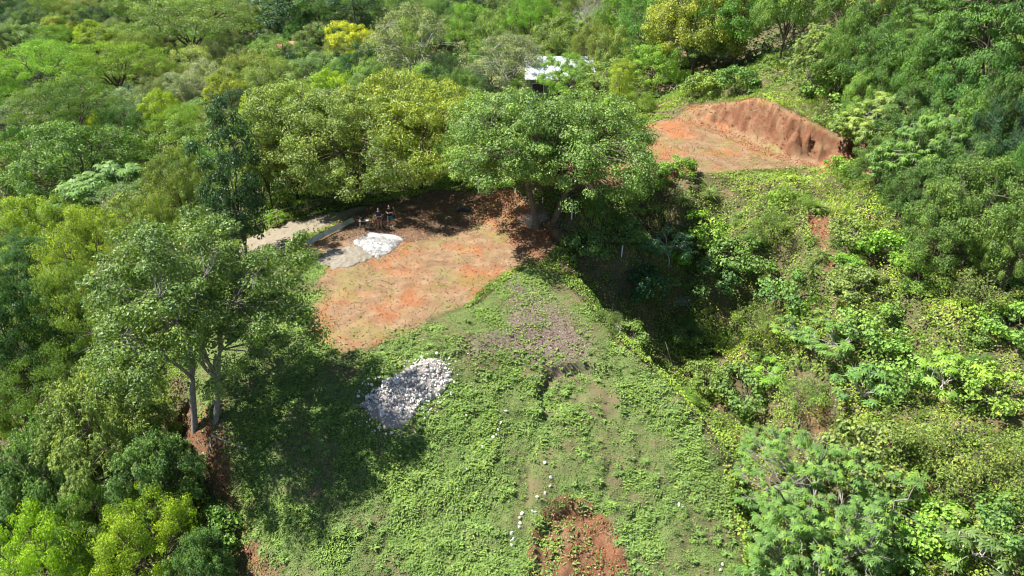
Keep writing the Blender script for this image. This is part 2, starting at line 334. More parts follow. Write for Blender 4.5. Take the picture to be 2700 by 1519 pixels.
# thin turf creeping over the bare pads
tn = noise_node(N, .33, 7, .68, OB, Lk)
thin = msk(tn.outputs['Fac'], .5, .62, .25, nf)
thin2 = N.new('ShaderNodeMath'); thin2.operation = 'MULTIPLY'; Lk.new(thin, thin2.inputs[0]); thin2.inputs[1].default_value = .55
dcol = mixc(thin2.outputs[0], dcol, (.17, .17, .05))
rcol = rmp(nf, [(.3, (.085, .036, .02)), (.5, (.165, .075, .042)), (.7, (.26, .135, .075))])
rcol = mixc(msk(nm.outputs['Fac'], .45, .6, .1, nf), rcol, rmp(nf, [(.3, (.185, .10, .056)), (.7, (.235, .142, .08))]))
grc = rmp(nf, [(.3, (.19, .165, .12)), (.7, (.29, .25, .185))])
lic = rmp(nf, [(.3, (.07, .045, .035)), (.5, (.16, .12, .10)), (.68, (.34, .27, .25))])
col = mixc(msk(sB.outputs[0], .3, .7, .2), base, gcol2)
col = mixc(msk(sB.outputs[1], .35, .75, .5), col, lic)
col = mixc(msk(sA.outputs[2], .4, .6, .25), col, grc)
col = mixc(msk(sA.outputs[0], .35, .7, .55), col, dcol)
col = mixc(msk(sA.outputs[1], .35, .65, .35), col, rcol)
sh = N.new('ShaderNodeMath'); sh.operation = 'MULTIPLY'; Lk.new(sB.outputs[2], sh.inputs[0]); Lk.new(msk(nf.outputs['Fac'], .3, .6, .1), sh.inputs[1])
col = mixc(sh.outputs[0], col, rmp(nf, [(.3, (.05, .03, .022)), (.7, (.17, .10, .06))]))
Lk.new(col, P.inputs['Base Color']); P.inputs['Roughness'].default_value = .95; P.inputs['Specular IOR Level'].default_value = .15
bp = N.new('ShaderNodeBump'); bp.inputs['Strength'].default_value = .8; bp.inputs['Distance'].default_value = .06
Lk.new(nf.outputs['Fac'], bp.inputs['Height']); Lk.new(bp.outputs[0], P.inputs['Normal'])
M_ground = m
me = mk_mesh('ground', np.stack([X, Y, Z], -1), Fq, M_ground, smooth=True)
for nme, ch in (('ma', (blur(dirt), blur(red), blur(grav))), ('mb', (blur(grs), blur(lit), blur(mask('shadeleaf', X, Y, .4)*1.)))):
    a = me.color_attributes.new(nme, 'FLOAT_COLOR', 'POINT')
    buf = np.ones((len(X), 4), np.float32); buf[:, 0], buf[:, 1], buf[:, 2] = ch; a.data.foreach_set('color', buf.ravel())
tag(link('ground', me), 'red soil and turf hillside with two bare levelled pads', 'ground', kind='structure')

# ------------------------------------------------------------------ tree generators
def foliage(centres, cr, n_per, r, leaf, style, crown_c, flat=.6, up=.55, seedv=None):
    """scatter leaves in soft clumps; cr = clump radius array"""
    k = len(centres); idx = np.repeat(np.arange(k), n_per); n = len(idx)
    u = nrm(r.normal(size=(n, 3))); rad = r.random(n)**.45
    off = u*rad[:, None]*cr[idx][:, None]*np.array([1, 1, flat])
    P = centres[idx]+off
    out = nrm(P-crown_c)
    cv = r.random(k)
    v = np.clip(cv[idx]*.45+r.random(n)*.5+np.where(r.random(n) < .03, .4, 0), 0, 1)
    if style == 'palm':     # whorls of long leaflets
        q = 8; P = np.repeat(P, q, 0); ang = np.tile(np.arange(q)/q*2*PI, n)+np.repeat(r.random(n)*6, q)
        D = np.stack([np.cos(ang), np.sin(ang), -.25+.3*r.normal(size=n*q)*.4], -1)
        tilt = np.repeat(r.normal(size=(n, 3))*.25, q, 0); Nn = nrm(np.array([0, 0, 1.])+tilt); D = D-Nn*(D*Nn).sum(-1, keepdims=True)-np.array([0, 0, .25])
        v = np.repeat(v, q); L = leaf*(.8+.4*r.random(n*q)); return leaves(P, D, Nn, L, L*.14, .15)+(v,)
    if style == 'frond':    # drooping pinnate sprays: a fan of narrow strips
        q = 5; P = np.repeat(P, q, 0); base = nrm(out+r.normal(size=(n, 3))*.5); base[:, 2] *= .35
        D = np.repeat(nrm(base), q, 0)+r.normal(size=(n*q, 3))*.45; Nn = nrm(np.array([0, 0, 1.])+r.normal(size=(n*q, 3))*.3)
        v = np.clip(np.repeat(v, q)+r.normal(size=n*q)*.05, 0, 1); L = leaf*(.6+.6*r.random(n*q)); return leaves(P, D, Nn, L, L*.13, .25)+(v,)
    Nn = nrm(np.array([0, 0, 1.])*.35+out*.25+u*.75+r.normal(size=(n, 3))*.4); D = r.normal(size=(n, 3))+out*.4-np.array([0, 0, .35])
    D = D-Nn*(D*Nn).sum(-1, keepdims=True)
    L = leaf*(.55+.8*r.random(n)); wf = {'round': .42, 'lance': .2, 'fine': .3}.get(style, .34)
    return leaves(P, D, Nn, L, L*wf, .15)+(v,)
def gen_tree(name, seed, Ht, R, base=.35, n_limb=6, n_cl=70, n_per=160, crad=.9, leaf=.16, style='oval', trunk_r=.2, shape='dome', flat=.6, bark=None, leafm=None,
             gap=.3, lean=(0, 0), twig_r=.02, inner=.3, stems=1, stem_gap=1.2, dead=0, sep=.55):
    """returns (trunk mesh, crown mesh); Ht total height, R crown radius, base = height fraction where the crown starts"""
    r = np.random.default_rng(seed); z0 = Ht*base; cz = z0+(Ht-z0)*.42; hz_up = Ht-cz; hz_dn = (cz-z0)
    cc = np.array([lean[0]*.6, lean[1]*.6, cz])
    # clump centres
    pts = []
    g = 0
    ph = r.random(3)*6
    while len(pts) < n_cl and g < n_cl*60:
        g += 1
        a = r.random()*2*PI; s = r.random()
        if shape == 'dome': el = math.asin(-.35+1.35*s if s > .02 else s)
        elif shape == 'umbrella': el = math.asin(min(1, .0+1.0*s))
        else: el = math.asin(-.85+1.85*s)
        lob = 1+.16*math.sin(3*a+ph[0])+.12*math.sin(5*a+ph[1]+el*4)+.08*math.sin(9*a+ph[2])
        rr = (1 if r.random() > inner else .35+.55*r.random())*(.86+.2*r.random())
        if gap and vnoise(np.array([a*2.2+ph[0]]), np.array([el*3+ph[1]]), seed)[0] < gap: continue
        ux = math.cos(el)*math.cos(a); uy = math.cos(el)*math.sin(a); uz = math.sin(el)
        if shape == 'umbrella':
            p = np.array([ux*R*lob*rr, uy*R*lob*rr, uz*hz_up*rr*.9+(0 if rr > .8 else -.2)])
        elif shape == 'column': p = np.array([ux*R*lob*rr, uy*R*lob*rr, uz*(hz_up if uz > 0 else hz_dn*1.0)*rr])
        else: p = np.array([ux*R*lob*rr, uy*R*lob*rr, uz*(hz_up if uz > 0 else hz_dn*1.6)*rr])
        p = p+cc+np.array([lean[0]*.4, lean[1]*.4, 0])
        if p[2] < Ht*base*.6: continue
        if any(np.linalg.norm((p-q)*np.array([1, 1, 1.4])) < crad*sep for q in pts): continue
        pts.append(p)
    pts = np.array(pts); cr = crad*(.65+.7*r.random(len(pts)))
    # skeleton
    T = Tubes(6)
    forks = []
    for s_ in range(stems):
        an = s_*2.3+r.random(); b0 = np.array([math.cos(an), math.sin(an), 0])*(stem_gap*.5 if stems > 1 else 0)
        fork = np.array([lean[0]*.5+b0[0]*1.4, lean[1]*.5+b0[1]*1.4, z0*.95]); midp = (b0+fork)/2+np.array([r.normal()*.2, r.normal()*.2, 0])
        pth = bez(b0-np.array([0, 0, .5]), midp, fork, 8); rr_ = np.linspace(trunk_r*1.15, trunk_r*.75, 8); rr_[0] = trunk_r*1.5; rr_[1] = trunk_r*1.22
        T.add(pth, rr_); forks.append(fork)
    limb_pts = []; limb_r = []
    for i in range(n_limb):
        f = forks[i % stems]; a = i*2.399+r.random()*.5; d = .45+.3*r.random()
        e = np.array([math.cos(a)*R*d, math.sin(a)*R*d, 0])+cc+np.array([0, 0, hz_up*(.15+.5*r.random())])
        if shape == 'column': e = cc+np.array([math.cos(a)*R*.3, math.sin(a)*R*.3, hz_up*(-.5+1.3*i/n_limb)])
        mid = f+(e-f)*.45+np.array([0, 0, (e[2]-f[2])*(.25 if shape != 'umbrella' else .1)])+r.normal(size=3)*.06*R
        pth = bez(f, mid, e, 9); pth[1:-1] += r.normal(size=(7, 3))*.02*R; rad = np.linspace(trunk_r*.62, twig_r*2, 9); T.add(pth, rad)
        limb_pts.append(pth[2:]); limb_r.append(rad[2:])
    LP = np.concatenate(limb_pts); LR = np.concatenate(limb_r); T2 = Tubes(4)
    for p, c_ in zip(pts, cr):
        dd = np.linalg.norm(LP-p, axis=1)+np.maximum(LP[:, 2]-p[2], 0)*2; j = dd.argmin(); a = LP[j]
        mid = (a+p)/2+np.array([0, 0, .12])*np.linalg.norm(p-a)+r.normal(size=3)*.05*R
        T2.add(bez(a, mid, p, 5), np.linspace(min(LR[j]*.6, twig_r*2.2), twig_r*.6, 5))
        for _ in range(3):
            q = p+nrm(r.normal(size=3)+np.array([0, 0, .5]))*c_*.9; T2.add(bez(mid*.3+p*.7, (p+q)/2, q, 3), np.linspace(twig_r*.8, twig_r*.3, 3))
    for _ in range(dead):
        j = r.integers(len(LP)); a = LP[j]; d = nrm((a-cc)+r.normal(size=3)*.5+np.array([0, 0, .8]))*R*(.3+.25*r.random())
        T2.add(bez(a, a+d*.5+r.normal(size=3)*.2, a+d, 5), np.linspace(twig_r*1.6, twig_r*.4, 5))
        for _ in range(3):
            q = a+d*(.4+.5*r.random()); e = q+nrm(d+r.normal(size=3)*R*.2)*R*.18; T2.add(np.array([q, (q+e)/2+.03, e]), [twig_r, twig_r*.7, twig_r*.3])
    Vt = np.concatenate(T.V+T2.V); Ft = [np.concatenate(T.F), np.concatenate(T2.F)+T.n]
    tm = mk_mesh(name+'_trunk', Vt, Ft, bark or M_bark, smooth=True)
    cm = None
    if n_per:
        V, Fc, v = foliage(pts, cr, n_per, r, leaf, style, cc-np.array([0, 0, hz_dn*.5]), flat)
        cm = mk_mesh(name+'_crown', V, Fc, leafm or M_leaf, attr=v)
    return tm, cm
ARCH = {}
def arch(key, *variants): ARCH[key] = list(variants)
# far and middle trees are modelled ~10 m across (R = 5) and scaled
def G(seed, **k):
    d = dict(Ht=9, R=5); d.update(k); return (gen_tree('tree', seed, **d), d['Ht'], d['R'])
arch('broad', *[G(100+i, n_cl=62, n_per=190, crad=1.0, leaf=.24, base=.15, n_limb=7, gap=.26, inner=.15, sep=.95) for i in range(3)])
arch('dense', *[G(120+i, n_cl=80, n_per=230, crad=.95, leaf=.18, base=.08, gap=.12, style='fine', inner=.12, sep=.95, flat=.75) for i in range(3)])
arch('umbrella', *[G(140+i, Ht=8, R=6, n_cl=95, n_per=230, crad=1.05, leaf=.15, style='fine', shape='umbrella', base=.35, flat=.38, n_limb=9, gap=.2, trunk_r=.22, inner=.3, sep=1.0) for i in range(2)])
arch('open', *[G(160+i, n_cl=95, n_per=150, crad=.9, leaf=.18, base=.2, gap=.22, bark=M_pale, twig_r=.03, dead=9, n_limb=8, trunk_r=.24, inner=.45) for i in range(2)])
arch('column', G(180, Ht=12, R=3.2, n_cl=110, n_per=150, crad=.95, leaf=.2, style='fine', shape='column', base=.06, n_limb=8, gap=.1), G(181, Ht=12, R=3.2, n_cl=90, n_per=120, crad=.95, leaf=.26, shape='column', base=.1, n_limb=8, gap=.2))
arch('bare', G(190, Ht=8, R=4.5, n_cl=150, n_per=0, crad=1.0, base=.3, bark=M_pale, twig_r=.035, dead=30, n_limb=10, gap=0))
# nearer kinds, finer leaves
arch('near', *[G(200+i, Ht=9, R=5, n_cl=130, n_per=210, crad=.85, leaf=.17, base=.22, gap=.28, n_limb=8, leafm=M_gloss, dead=4, sep=.8) for i in range(3)])
arch('palmate', *[G(220+i, Ht=7, R=4, n_cl=80, n_per=20, crad=.75, leaf=.42, style='palm', base=.2, gap=.2, bark=M_pale, trunk_r=.12, stems=2) for i in range(2)])
arch('frond', *[G(240+i, Ht=7, R=4.5, n_cl=130, n_per=60, crad=.8, leaf=.3, style='frond', base=.15, gap=.18, n_limb=8) for i in range(2)])
arch('layer', *[G(250+i, Ht=9, R=5, n_cl=150, n_per=300, crad=.85, leaf=.15, style='fine', base=.2, flat=.2, gap=.15, n_limb=9, bark=M_bark, twig_r=.02, dead=6, trunk_r=.16, inner=.4) for i in range(2)])
arch('shrub', *[G(260+i, Ht=1.6, R=1.2, n_cl=26, n_per=75, crad=.36, leaf=.13, base=.05, gap=.12, trunk_r=.04, twig_r=.008, style='round', n_limb=6) for i in range(4)])
arch('finebush', *[G(280+i, Ht=1.4, R=1.1, n_cl=28, n_per=120, crad=.34, leaf=.08, style='lance', base=.04, gap=.1, trunk_r=.03, twig_r=.007) for i in range(2)])
arch('palmbush', *[G(300+i, Ht=1.9, R=1.2, n_cl=20, n_per=5, crad=.3, leaf=.25, style='palm', base=.25, gap=.1, trunk_r=.04, twig_r=.012, bark=M_pale) for i in range(3)])
HUES = dict(leafy=(.125, .235, .055), fresh=(.17, .275, .08), olive=(.19, .265, .07), green=(.125, .235, .06), bright=(.19, .34, .055), lime=(.27, .39, .04), yellow=(.44, .50, .04), grey=(.21, .28, .14), silver=(.25, .32, .20),
            dark=(.045, .11, .045), blue=(.10, .21, .10), mid=(.175, .27, .07), pale=(.31, .39, .14), ygreen=(.26, .33, .06), ashy=(.125, .205, .06), deep=(.10, .20, .055))
trng = random.Random(5); cnt = [0]
def place_tree(x, y, kind, width, height, hue, label, group=None, var=None, name='tree', cat='tree', rz=None, sink=.15, jit=.1):
    A = ARCH[kind]; (tm, cm), Ht, R = A[trng.randrange(len(A)) if var is None else var % len(A)]
    z = float(H(np.array([x]), np.array([y]))[0])-sink
    s = width/(2*R*1.08); sz = height/Ht
    o = root(name, (x, y, z), label, cat, group, rz if rz is not None else trng.random()*6.28, (s, s, sz))
    t = link('stem' if name in ('shrub', 'leafy_plant') else 'trunk', tm, o)
    if cm:
        c = link('foliage' if name in ('shrub', 'leafy_plant') else 'crown', cm, o)
        h = HUES[hue]; k = [1+trng.uniform(-jit, jit) for _ in range(3)]
        c.color = (h[0]*k[0], h[1]*k[1], h[2]*k[2], 1)
    return o
BASE = {(1500,198): (1478, 292), (1840,110): (1795, 245), (1950,70): (1903, 203), (1780,40): (1740, 215), (2060,60): (2050, 172), (2190,40): (2200, 175), (1900,150): (1880, 190), (1725,225): (1720, 268), (2560,110): (2565, 385), (2680,230): (2640, 390), (2430,230): (2400, 300), (2390,80): (2380, 190)}
def tree_px(px, py, wpx, kind, Ht, hue, label, group=None, cf=.62, **k):
    """(px,py) pixel of the crown's middle in the photograph; finds where a tree of that height stands"""
    p = ray_hit(*BASE[(px, py)]) if (px, py) in BASE else ray_hit(px, py, Ht*cf)
    if (px, py) in BASE: p[0] = p[0]+(px-BASE[(px, py)][0])/F*p[1]*.5
    z = float(smooth_h(p[0:1], p[1:2])[0]); dp = depth_of(p[0], p[1], z+Ht*cf)
    return place_tree(p[0], p[1], kind, wpx/F*dp, Ht, hue, label, group, **k)
# ------------------------------------------------------------------ the large trees round the pads
def special(at_, label, seed, hue, lean, sink=.1, **k):
    x, y = at_; z = float(H(np.array([x]), np.array([y]))[0])-sink
    tm, cm = gen_tree('tree', seed, lean=lean, **k)
    o = root('tree', (x, y, z), label, 'tree'); link('trunk', tm, o); c = link('crown', cm, o); c.color = (*HUES[hue], 1); return o
M_grey = simple('grey_bark', (.20, .185, .16), .85, 7, .4, spec=.25, bump=.4)
special(gp(528, 1142)[:2], 'tall two-stemmed tree with thin grey trunks standing on the red soil edge at left', 11, 'ashy', (.9, 1.5),
        Ht=11.8, R=4.9, base=.26, n_limb=9, n_cl=240, n_per=250, crad=.72, leaf=.145, leafm=M_gloss, stems=2, stem_gap=1.1, trunk_r=.17, gap=.27, dead=16, bark=M_grey, twig_r=.018, inner=.45)
special(gp(1420, 598)[:2], 'broad leafy tree right of the lower pad, its dark trunk nearer the dry tuft', 12, 'fresh', (-1.5, .5),
        Ht=10.2, R=5.4, base=.31, n_limb=8, n_cl=260, n_per=190, crad=.78, leaf=.16, sep=.85, leafm=M_gloss, trunk_r=.27, gap=.3, dead=6, inner=.4)
special(gp(1458, 583)[:2], 'broad leafy tree reaching right over the upper pad, its trunk beside the surface roots', 13, 'fresh', (1.9, 0.3),
        Ht=9.6, R=5.5, base=.27, n_limb=8, n_cl=260, n_per=180, crad=.76, leaf=.16, sep=.85, leafm=M_gloss, trunk_r=.29, gap=.24, dead=8, inner=.4)
special((-8.3, 58.0), 'dense golden green tree shading the back of the lower pad', 14, 'ygreen', (0, -.8),
        Ht=10.2, R=5.9, base=.22, n_limb=8, n_cl=260, n_per=190, crad=.78, leaf=.16, sep=.85, leafm=M_gloss, trunk_r=.25, gap=.28, inner=.35)
special((-13.6, 56.0), 'wide olive tree overhanging the people and the gravel road', 15, 'olive', (.5, -1.0),
        Ht=9.3, R=5.9, base=.2, n_limb=8, n_cl=260, n_per=190, crad=.78, leaf=.16, sep=.85, leafm=M_gloss, trunk_r=.25, gap=.28, inner=.35)
special((-19.5, 57.5), 'olive tree rising behind the wire fence along the gravel road', 16, 'olive', (.6, -.6),
        Ht=11.0, R=5.0, base=.12, n_limb=8, n_cl=200, n_per=180, crad=.82, leaf=.17, leafm=M_gloss, trunk_r=.2, gap=.28, inner=.35)
# pixel x, pixel y, pixel width of the crown, kind, height, colour, label
TR = [
 # left forest, far
 (110,185,280,'umbrella',13,'bright','huge bright green layered tree reaching the left edge of the valley'),
 (300,180,250,'umbrella',12,'bright','bright green spreading tree, right half of the giant pair at far left'),
 (190,285,260,'umbrella',12,'green','green layered tree with a dark forked trunk below the giant pair at left'),
 (500,72,310,'umbrella',15,'mid','enormous domed tree with dark ribs near the top of the picture'),
 (205,22,110,'dense',9,'pale','pale lime rounded tree at the top left'),
 (72,50,110,'dense',9,'blue','dark bluish tree near the upper left corner'),
 (20,15,90,'dense',9,'dark','very dark tree filling the upper left corner'),
 (30,90,110,'dense',8,'grey','dull grey-green tree on the left edge above the giant tree'),
 (155,82,110,'broad',8,'ygreen','yellowish flat tree behind the giant bright tree'),
 (240,100,90,'broad',9,'lime','small lime tree poking up behind the giant bright tree'),
 (140,30,100,'umbrella',9,'mid','flat mid green tree between the dark and the lime crowns at top left'),
 (365,125,150,'umbrella',9,'mid','flat-topped green tree between the giant tree and the enormous dome'),
 (315,82,100,'dense',8,'grey','grey-green round tree left of the enormous dome'),
 (250,60,120,'dense',9,'dark','dark low crown under the pale lime tree'),
 (345,28,130,'broad',10,'green','mid green lumpy tree at the top edge left of the dome'),
 (430,12,120,'broad',10,'mid','green tree on the top edge above the dome'),
 (560,8,120,'umbrella',10,'mid','pale green flat crown on the top edge right of the dome'),
 (640,30,120,'open',11,'olive','tall olive tree right of the enormous dome'),
 (605,118,120,'dense',8,'grey','round grey-green tree below the right flank of the dome'),
 (505,172,150,'dense',9,'pale','pale rounded tree in the middle of the left forest'),
 (565,150,100,'dense',8,'grey','smoky grey tree crown beside the pale rounded one'),
 (408,185,100,'umbrella',8,'silver','small layered silvery tree right of the giant bright tree'),
 (548,215,140,'open',9,'silver','open silver tree with a dark stem in the left forest'),
 (320,285,160,'open',8,'silver','large loose silver-green tree with pale twigs below the giant tree'),
 (400,250,110,'dense',8,'grey','grey-green crown between the two silver trees'),
 (60,320,160,'broad',8,'grey','light grey-green tree on the left edge under the giant tree'),
 (262,345,60,'dense',7,'yellow','small round golden bush-like tree below the silver tree'),
 (200,325,90,'broad',7,'grey','silvery shrubby tree left of the golden one'),
 (425,290,110,'broad',8,'lime','yellow-green tree right of the large loose silver tree'),
 (465,240,130,'open',8,'silver','thin silver crown left of the golden green tree group'),
 (600,240,120,'broad',9,'ygreen','dark stemmed yellowish tree in the middle of the left forest'),
 (490,325,160,'umbrella',8,'bright','flat bright green tree above the dark conical tree'),
 (655,180,150,'dense',9,'olive','dull olive tree right of the pale rounded one'),
 (575,330,130,'open',8,'grey','thin grey-green tree with bare twigs behind the dark conical tree'),
 (470,390,170,'broad',9,'mid','mid green tree left of the dark conical tree'),
 (600,430,170,'column',12,'dark','dark conical tree standing out in the left forest'),
 (185,430,340,'near',12,'green','large glossy dark green tree with pale forked limbs at mid left'),
 (60,400,150,'broad',9,'green','green crown at the left edge beside the glossy tree'),
 (40,500,170,'broad',9,'grey','pale green tree on the left edge below the glossy tree'),
 (330,430,170,'broad',9,'green','leafy green crown right of the glossy dark tree'),
 (300,520,300,'palmate',8,'leafy','wide tree of drooping palm-like leaf clusters above the two-stemmed tree'),
 (480,500,190,'near',9,'mid','green tree between the palm-like crown and the dark conical tree'),
 (100,610,220,'near',9,'ygreen','yellow-green tree at the left edge above the blue-green one'),
 (640,360,120,'broad',8,'lime','lime crown right of the grey twiggy tree'),
 (690,290,130,'broad',8,'lime','lime yellow tree left of the golden lime shrub crown'),
 (690,400,140,'near',9,'olive','olive tree beside the dark conical tree, right side'),
 # left, near
 (60,730,230,'layer',10,'blue','blue-green feathery tree on the left edge at mid height'),
 (250,680,240,'near',10,'ygreen','sunlit yellow-green tree behind the two-stemmed tree, left side'),
 (390,640,200,'near',9,'olive','olive tree behind the two-stemmed tree, upper side'),
 (200,830,230,'near',10,'olive','shaded olive tree left of the two-stemmed tree'),
 (70,900,250,'near',11,'dark','dark green tree on the left edge below the blue-green one'),
 (340,790,190,'near',9,'olive','olive crown touching the two-stemmed tree from the left'),
 (290,1130,330,'frond',9,'mid','big feathery tree of drooping leaves at lower left'),
 (30,1090,150,'layer',8,'bright','bright cyan-green feathery tree at the left edge, lower part'),
 (150,1260,260,'frond',9,'green','shaded feathery tree under the big one at lower left'),
 (420,1260,230,'frond',6,'green','feathery low tree leaning to the red soil strip'),
 (390,1420,260,'near',7,'lime','yellow-green broad-leaved tree near the bottom left'),
 (110,1480,260,'near',8,'lime','yellow-green broad-leaved tree in the bottom left corner'),
 (250,1390,220,'near',7,'green','green broad-leaved tree between the two yellow ones at bottom left'),
 (40,1350,150,'frond',8,'dark','dark feathery tree at the left edge near the bottom'),
 (530,1480,150,'frond',4,'green','low green tree at the bottom edge beside the red soil strip'),
 # centre top
 (750,22,150,'column',13,'dark','dark tall tree on the top edge, left of centre'),
 (840,20,140,'column',13,'green','tall green tree on the top edge above the shaded rock slope'),
 (935,22,150,'column',13,'dark','dark tall tree on the top edge above the yellow crown'),
 (1030,18,130,'dense',10,'green','round green tree on the top edge near the middle'),
 (830,92,110,'dense',7,'grey','grey-green rounded crown left of the yellow tree'),
 (780,85,80,'dense',7,'green','small green crown at the foot of the shaded slope'),
 (735,80,90,'open',7,'silver','pale thin tree on the shaded slope'),
 (918,108,140,'broad',9,'yellow','bright yellow tree behind the centre of the wood'),
 (740,150,170,'dense',9,'olive','rounded olive tree left of the yellow tree'),
 (715,205,170,'dense',9,'olive','broad olive tree below the rounded olive one'),
 (850,195,180,'dense',9,'grey','grey-green tree below the yellow crown'),
 (960,175,160,'dense',10,'dark','dark green tree right of the yellow crown'),
 (1085,115,240,'open',14,'grey','big grey-green tree showing a fan of pale bare limbs'),
 (1160,45,120,'dense',10,'green','green rounded tree above the fan-limbed tree, right side'),
 (1235,62,130,'dense',10,'bright','bright green rounded tree near the top middle'),
 (1330,75,160,'dense',10,'olive','dark olive tree above the twiggy grey tree'),
 (1270,15,120,'dense',10,'dark','dark bluish tree on the top edge right of the middle'),
 (1345,160,210,'open',9,'grey','twiggy grey tree left of the white-roofed house'),
 (872,238,130,'broad',8,'lime','bright lime tree in front of the grey-green wood'),
 (775,262,120,'broad',7,'lime','lime shrubby tree left of the bright lime one'),
 (1005,215,110,'dense',8,'green','soft green tree below the fan-limbed tree'),
 (1070,235,120,'dense',8,'grey','grey-green low tree below the fan-limbed tree, right side'),
 (950,245,120,'dense',7,'grey','dull low tree behind the golden green tree'),
 (1170,205,120,'dense',9,'dark','dark tree between the fan-limbed and the twiggy grey trees'),
 (1225,245,90,'broad',6,'bright','bright low tree below the twiggy grey tree'),
 # right of centre top
 (1400,55,150,'umbrella',11,'bright','fine-leaved bright tree on the top edge above the house'),
 (1556,55,95,'bare',9,'grey','leafless grey tree with a round head of fine twigs'),
 (1480,25,110,'dense',10,'mid','green tree on the top edge left of the leafless tree'),
 (1470,110,140,'broad',9,'mid','mid green tree directly behind the white roof, left part'),
 (1570,120,130,'dense',9,'mid','mid green tree directly behind the white roof, right part'),
 (1640,28,130,'dense',10,'bright','bright tree on the top edge right of the leafless tree'),
 (1500,198,140,'near',7,'bright','bright green tree with a bent trunk in front of the white-roofed house'),
 (1375,222,75,'dense',4,'bright','round bright bush-like tree left of the house'),
 (1630,150,120,'broad',9,'olive','pale olive tree right of the house'),
 (1700,75,170,'dense',12,'green','tall grey-green tree right of the leafless one'),
 (1640,210,75,'column',6,'lime','slim bright green sapling right of the house'),
 (1725,225,170,'near',7,'bright','bright leafy tree behind the corner of the upper pad'),
 (1840,110,270,'near',13,'ygreen','big golden olive tree with a leaning trunk behind the upper pad'),
 (1780,40,170,'near',13,'olive','olive crown above the golden olive tree, at the top edge'),
 (1950,70,210,'near',12,'green','tall green tree behind the cut bank, left of the fence posts'),
 (1900,150,150,'near',9,'olive','shorter olive tree right of the golden olive one'),
 (2060,60,190,'near',11,'mid','green tree above the two fence posts'),
 (2190,40,170,'near',11,'green','green tree behind the slim white-trunked tree'),
 (2150,135,120,'palmate',6,'mid','tree with drooping palm-like leaves above the right fence post'),
 (2235,135,150,'near',8,'green','shaded green tree at the foot of the slim white-trunked tree'),
 # right edge
 (2390,80,230,'near',12,'green','tall dark olive tree at the top, left of the layered tree'),
 (2560,110,400,'layer',15,'green','large layered tree with flat bright sprays and pale limbs at the upper right'),
 (2680,230,200,'layer',12,'mid','bright layered crown on the right edge under the large layered tree'),
 (2430,230,200,'layer',9,'mid','layered green tree left of the shaded trunks'),
 (2360,320,220,'palmate',6,'mid','tree of palm-like leaves right of the cut bank'),
 (2470,400,240,'palmate',7,'green','large tree of palm-like leaves in the right-hand wood'),
 (2650,400,200,'near',9,'dark','dark leafy tree on the right edge'),
 (2600,540,280,'near',8,'green','big glossy leafy tree on the right slope'),
 (2500,610,200,'near',6,'green','leafy tree casting the dark shadow on the right slope'),
 (2680,660,130,'near',6,'mid','leafy tree on the right edge above the bare branches'),
 (2480,40,200,'near',11,'deep','dense dark tree on the top edge inside the right-hand wood'),
 (2600,30,200,'near',11,'deep','dense dark tree in the upper right corner'),
 (2320,60,170,'near',10,'deep','dense deep green tree right of the slim white-trunked tree'),
 (2340,160,180,'near',8,'deep','shaded deep green tree below the tall dark olive one'),
 (2480,170,200,'near',9,'deep','dark leafy tree behind the flat sprays at upper right'),
 (2300,250,150,'near',6,'mid','leafy low tree right of the slim white trunk'),
 (2420,310,190,'near',7,'deep','shaded leafy tree left of the big trunks in the right-hand wood'),
 (2580,260,220,'near',9,'deep','dark leafy tree in front of the layered tree trunks'),
 (2540,360,200,'near',8,'green','leafy tree beneath the large layered tree'),
 (2670,330,180,'near',9,'deep','dark leafy tree on the right edge below the layered crown'),
 (2560,460,200,'near',7,'deep','shaded leafy tree above the big glossy one on the right slope'),
 (2690,500,170,'near',8,'deep','dark tree on the right edge beside the big glossy one'),
 (2420,520,170,'near',6,'deep','dark leafy tree right of the palm-leaved group'),
 (2330,420,150,'near',5,'green','low leafy tree at the end of the cut bank'),
]
for i, (px, py, wp, kd, ht, hue, lab) in enumerate(TR): tree_px(px, py, wp, kd, ht, hue, lab)
# slim white-trunked tree
p = gp(2262, 218); special(p[:2], 'slim tree with a straight white trunk and a thin high crown', 31, 'ygreen', (.3, 0), Ht=11, R=3.4, base=.5, n_limb=6, n_cl=60, n_per=100, crad=.7, leaf=.18, bark=M_pale, trunk_r=.14, dead=6, gap=.3)
# big palmate tree lower right with white limbs
special(gp(2150, 1460)[:2], 'large tree of star-shaped leaf clusters on white forked limbs at lower right', 32, 'leafy', (.2, .4), Ht=6.0, R=4.6, base=.12, n_limb=10, n_cl=170, n_per=10, crad=.42, leaf=.24, style='palm', bark=M_grey, trunk_r=.12, stems=2, stem_gap=.8, dead=6, gap=.1, twig_r=.018, flat=.5)
special(gp(2120, 1600)[:2], 'lower tree of star-shaped leaf clusters at the bottom edge, right of centre', 33, 'leafy', (0, .2), Ht=4.5, R=3.4, base=.12, n_limb=9, n_cl=120, n_per=10, crad=.42, leaf=.25, style='palm', bark=M_grey, trunk_r=.1, dead=5, gap=.1, twig_r=.018, flat=.5)
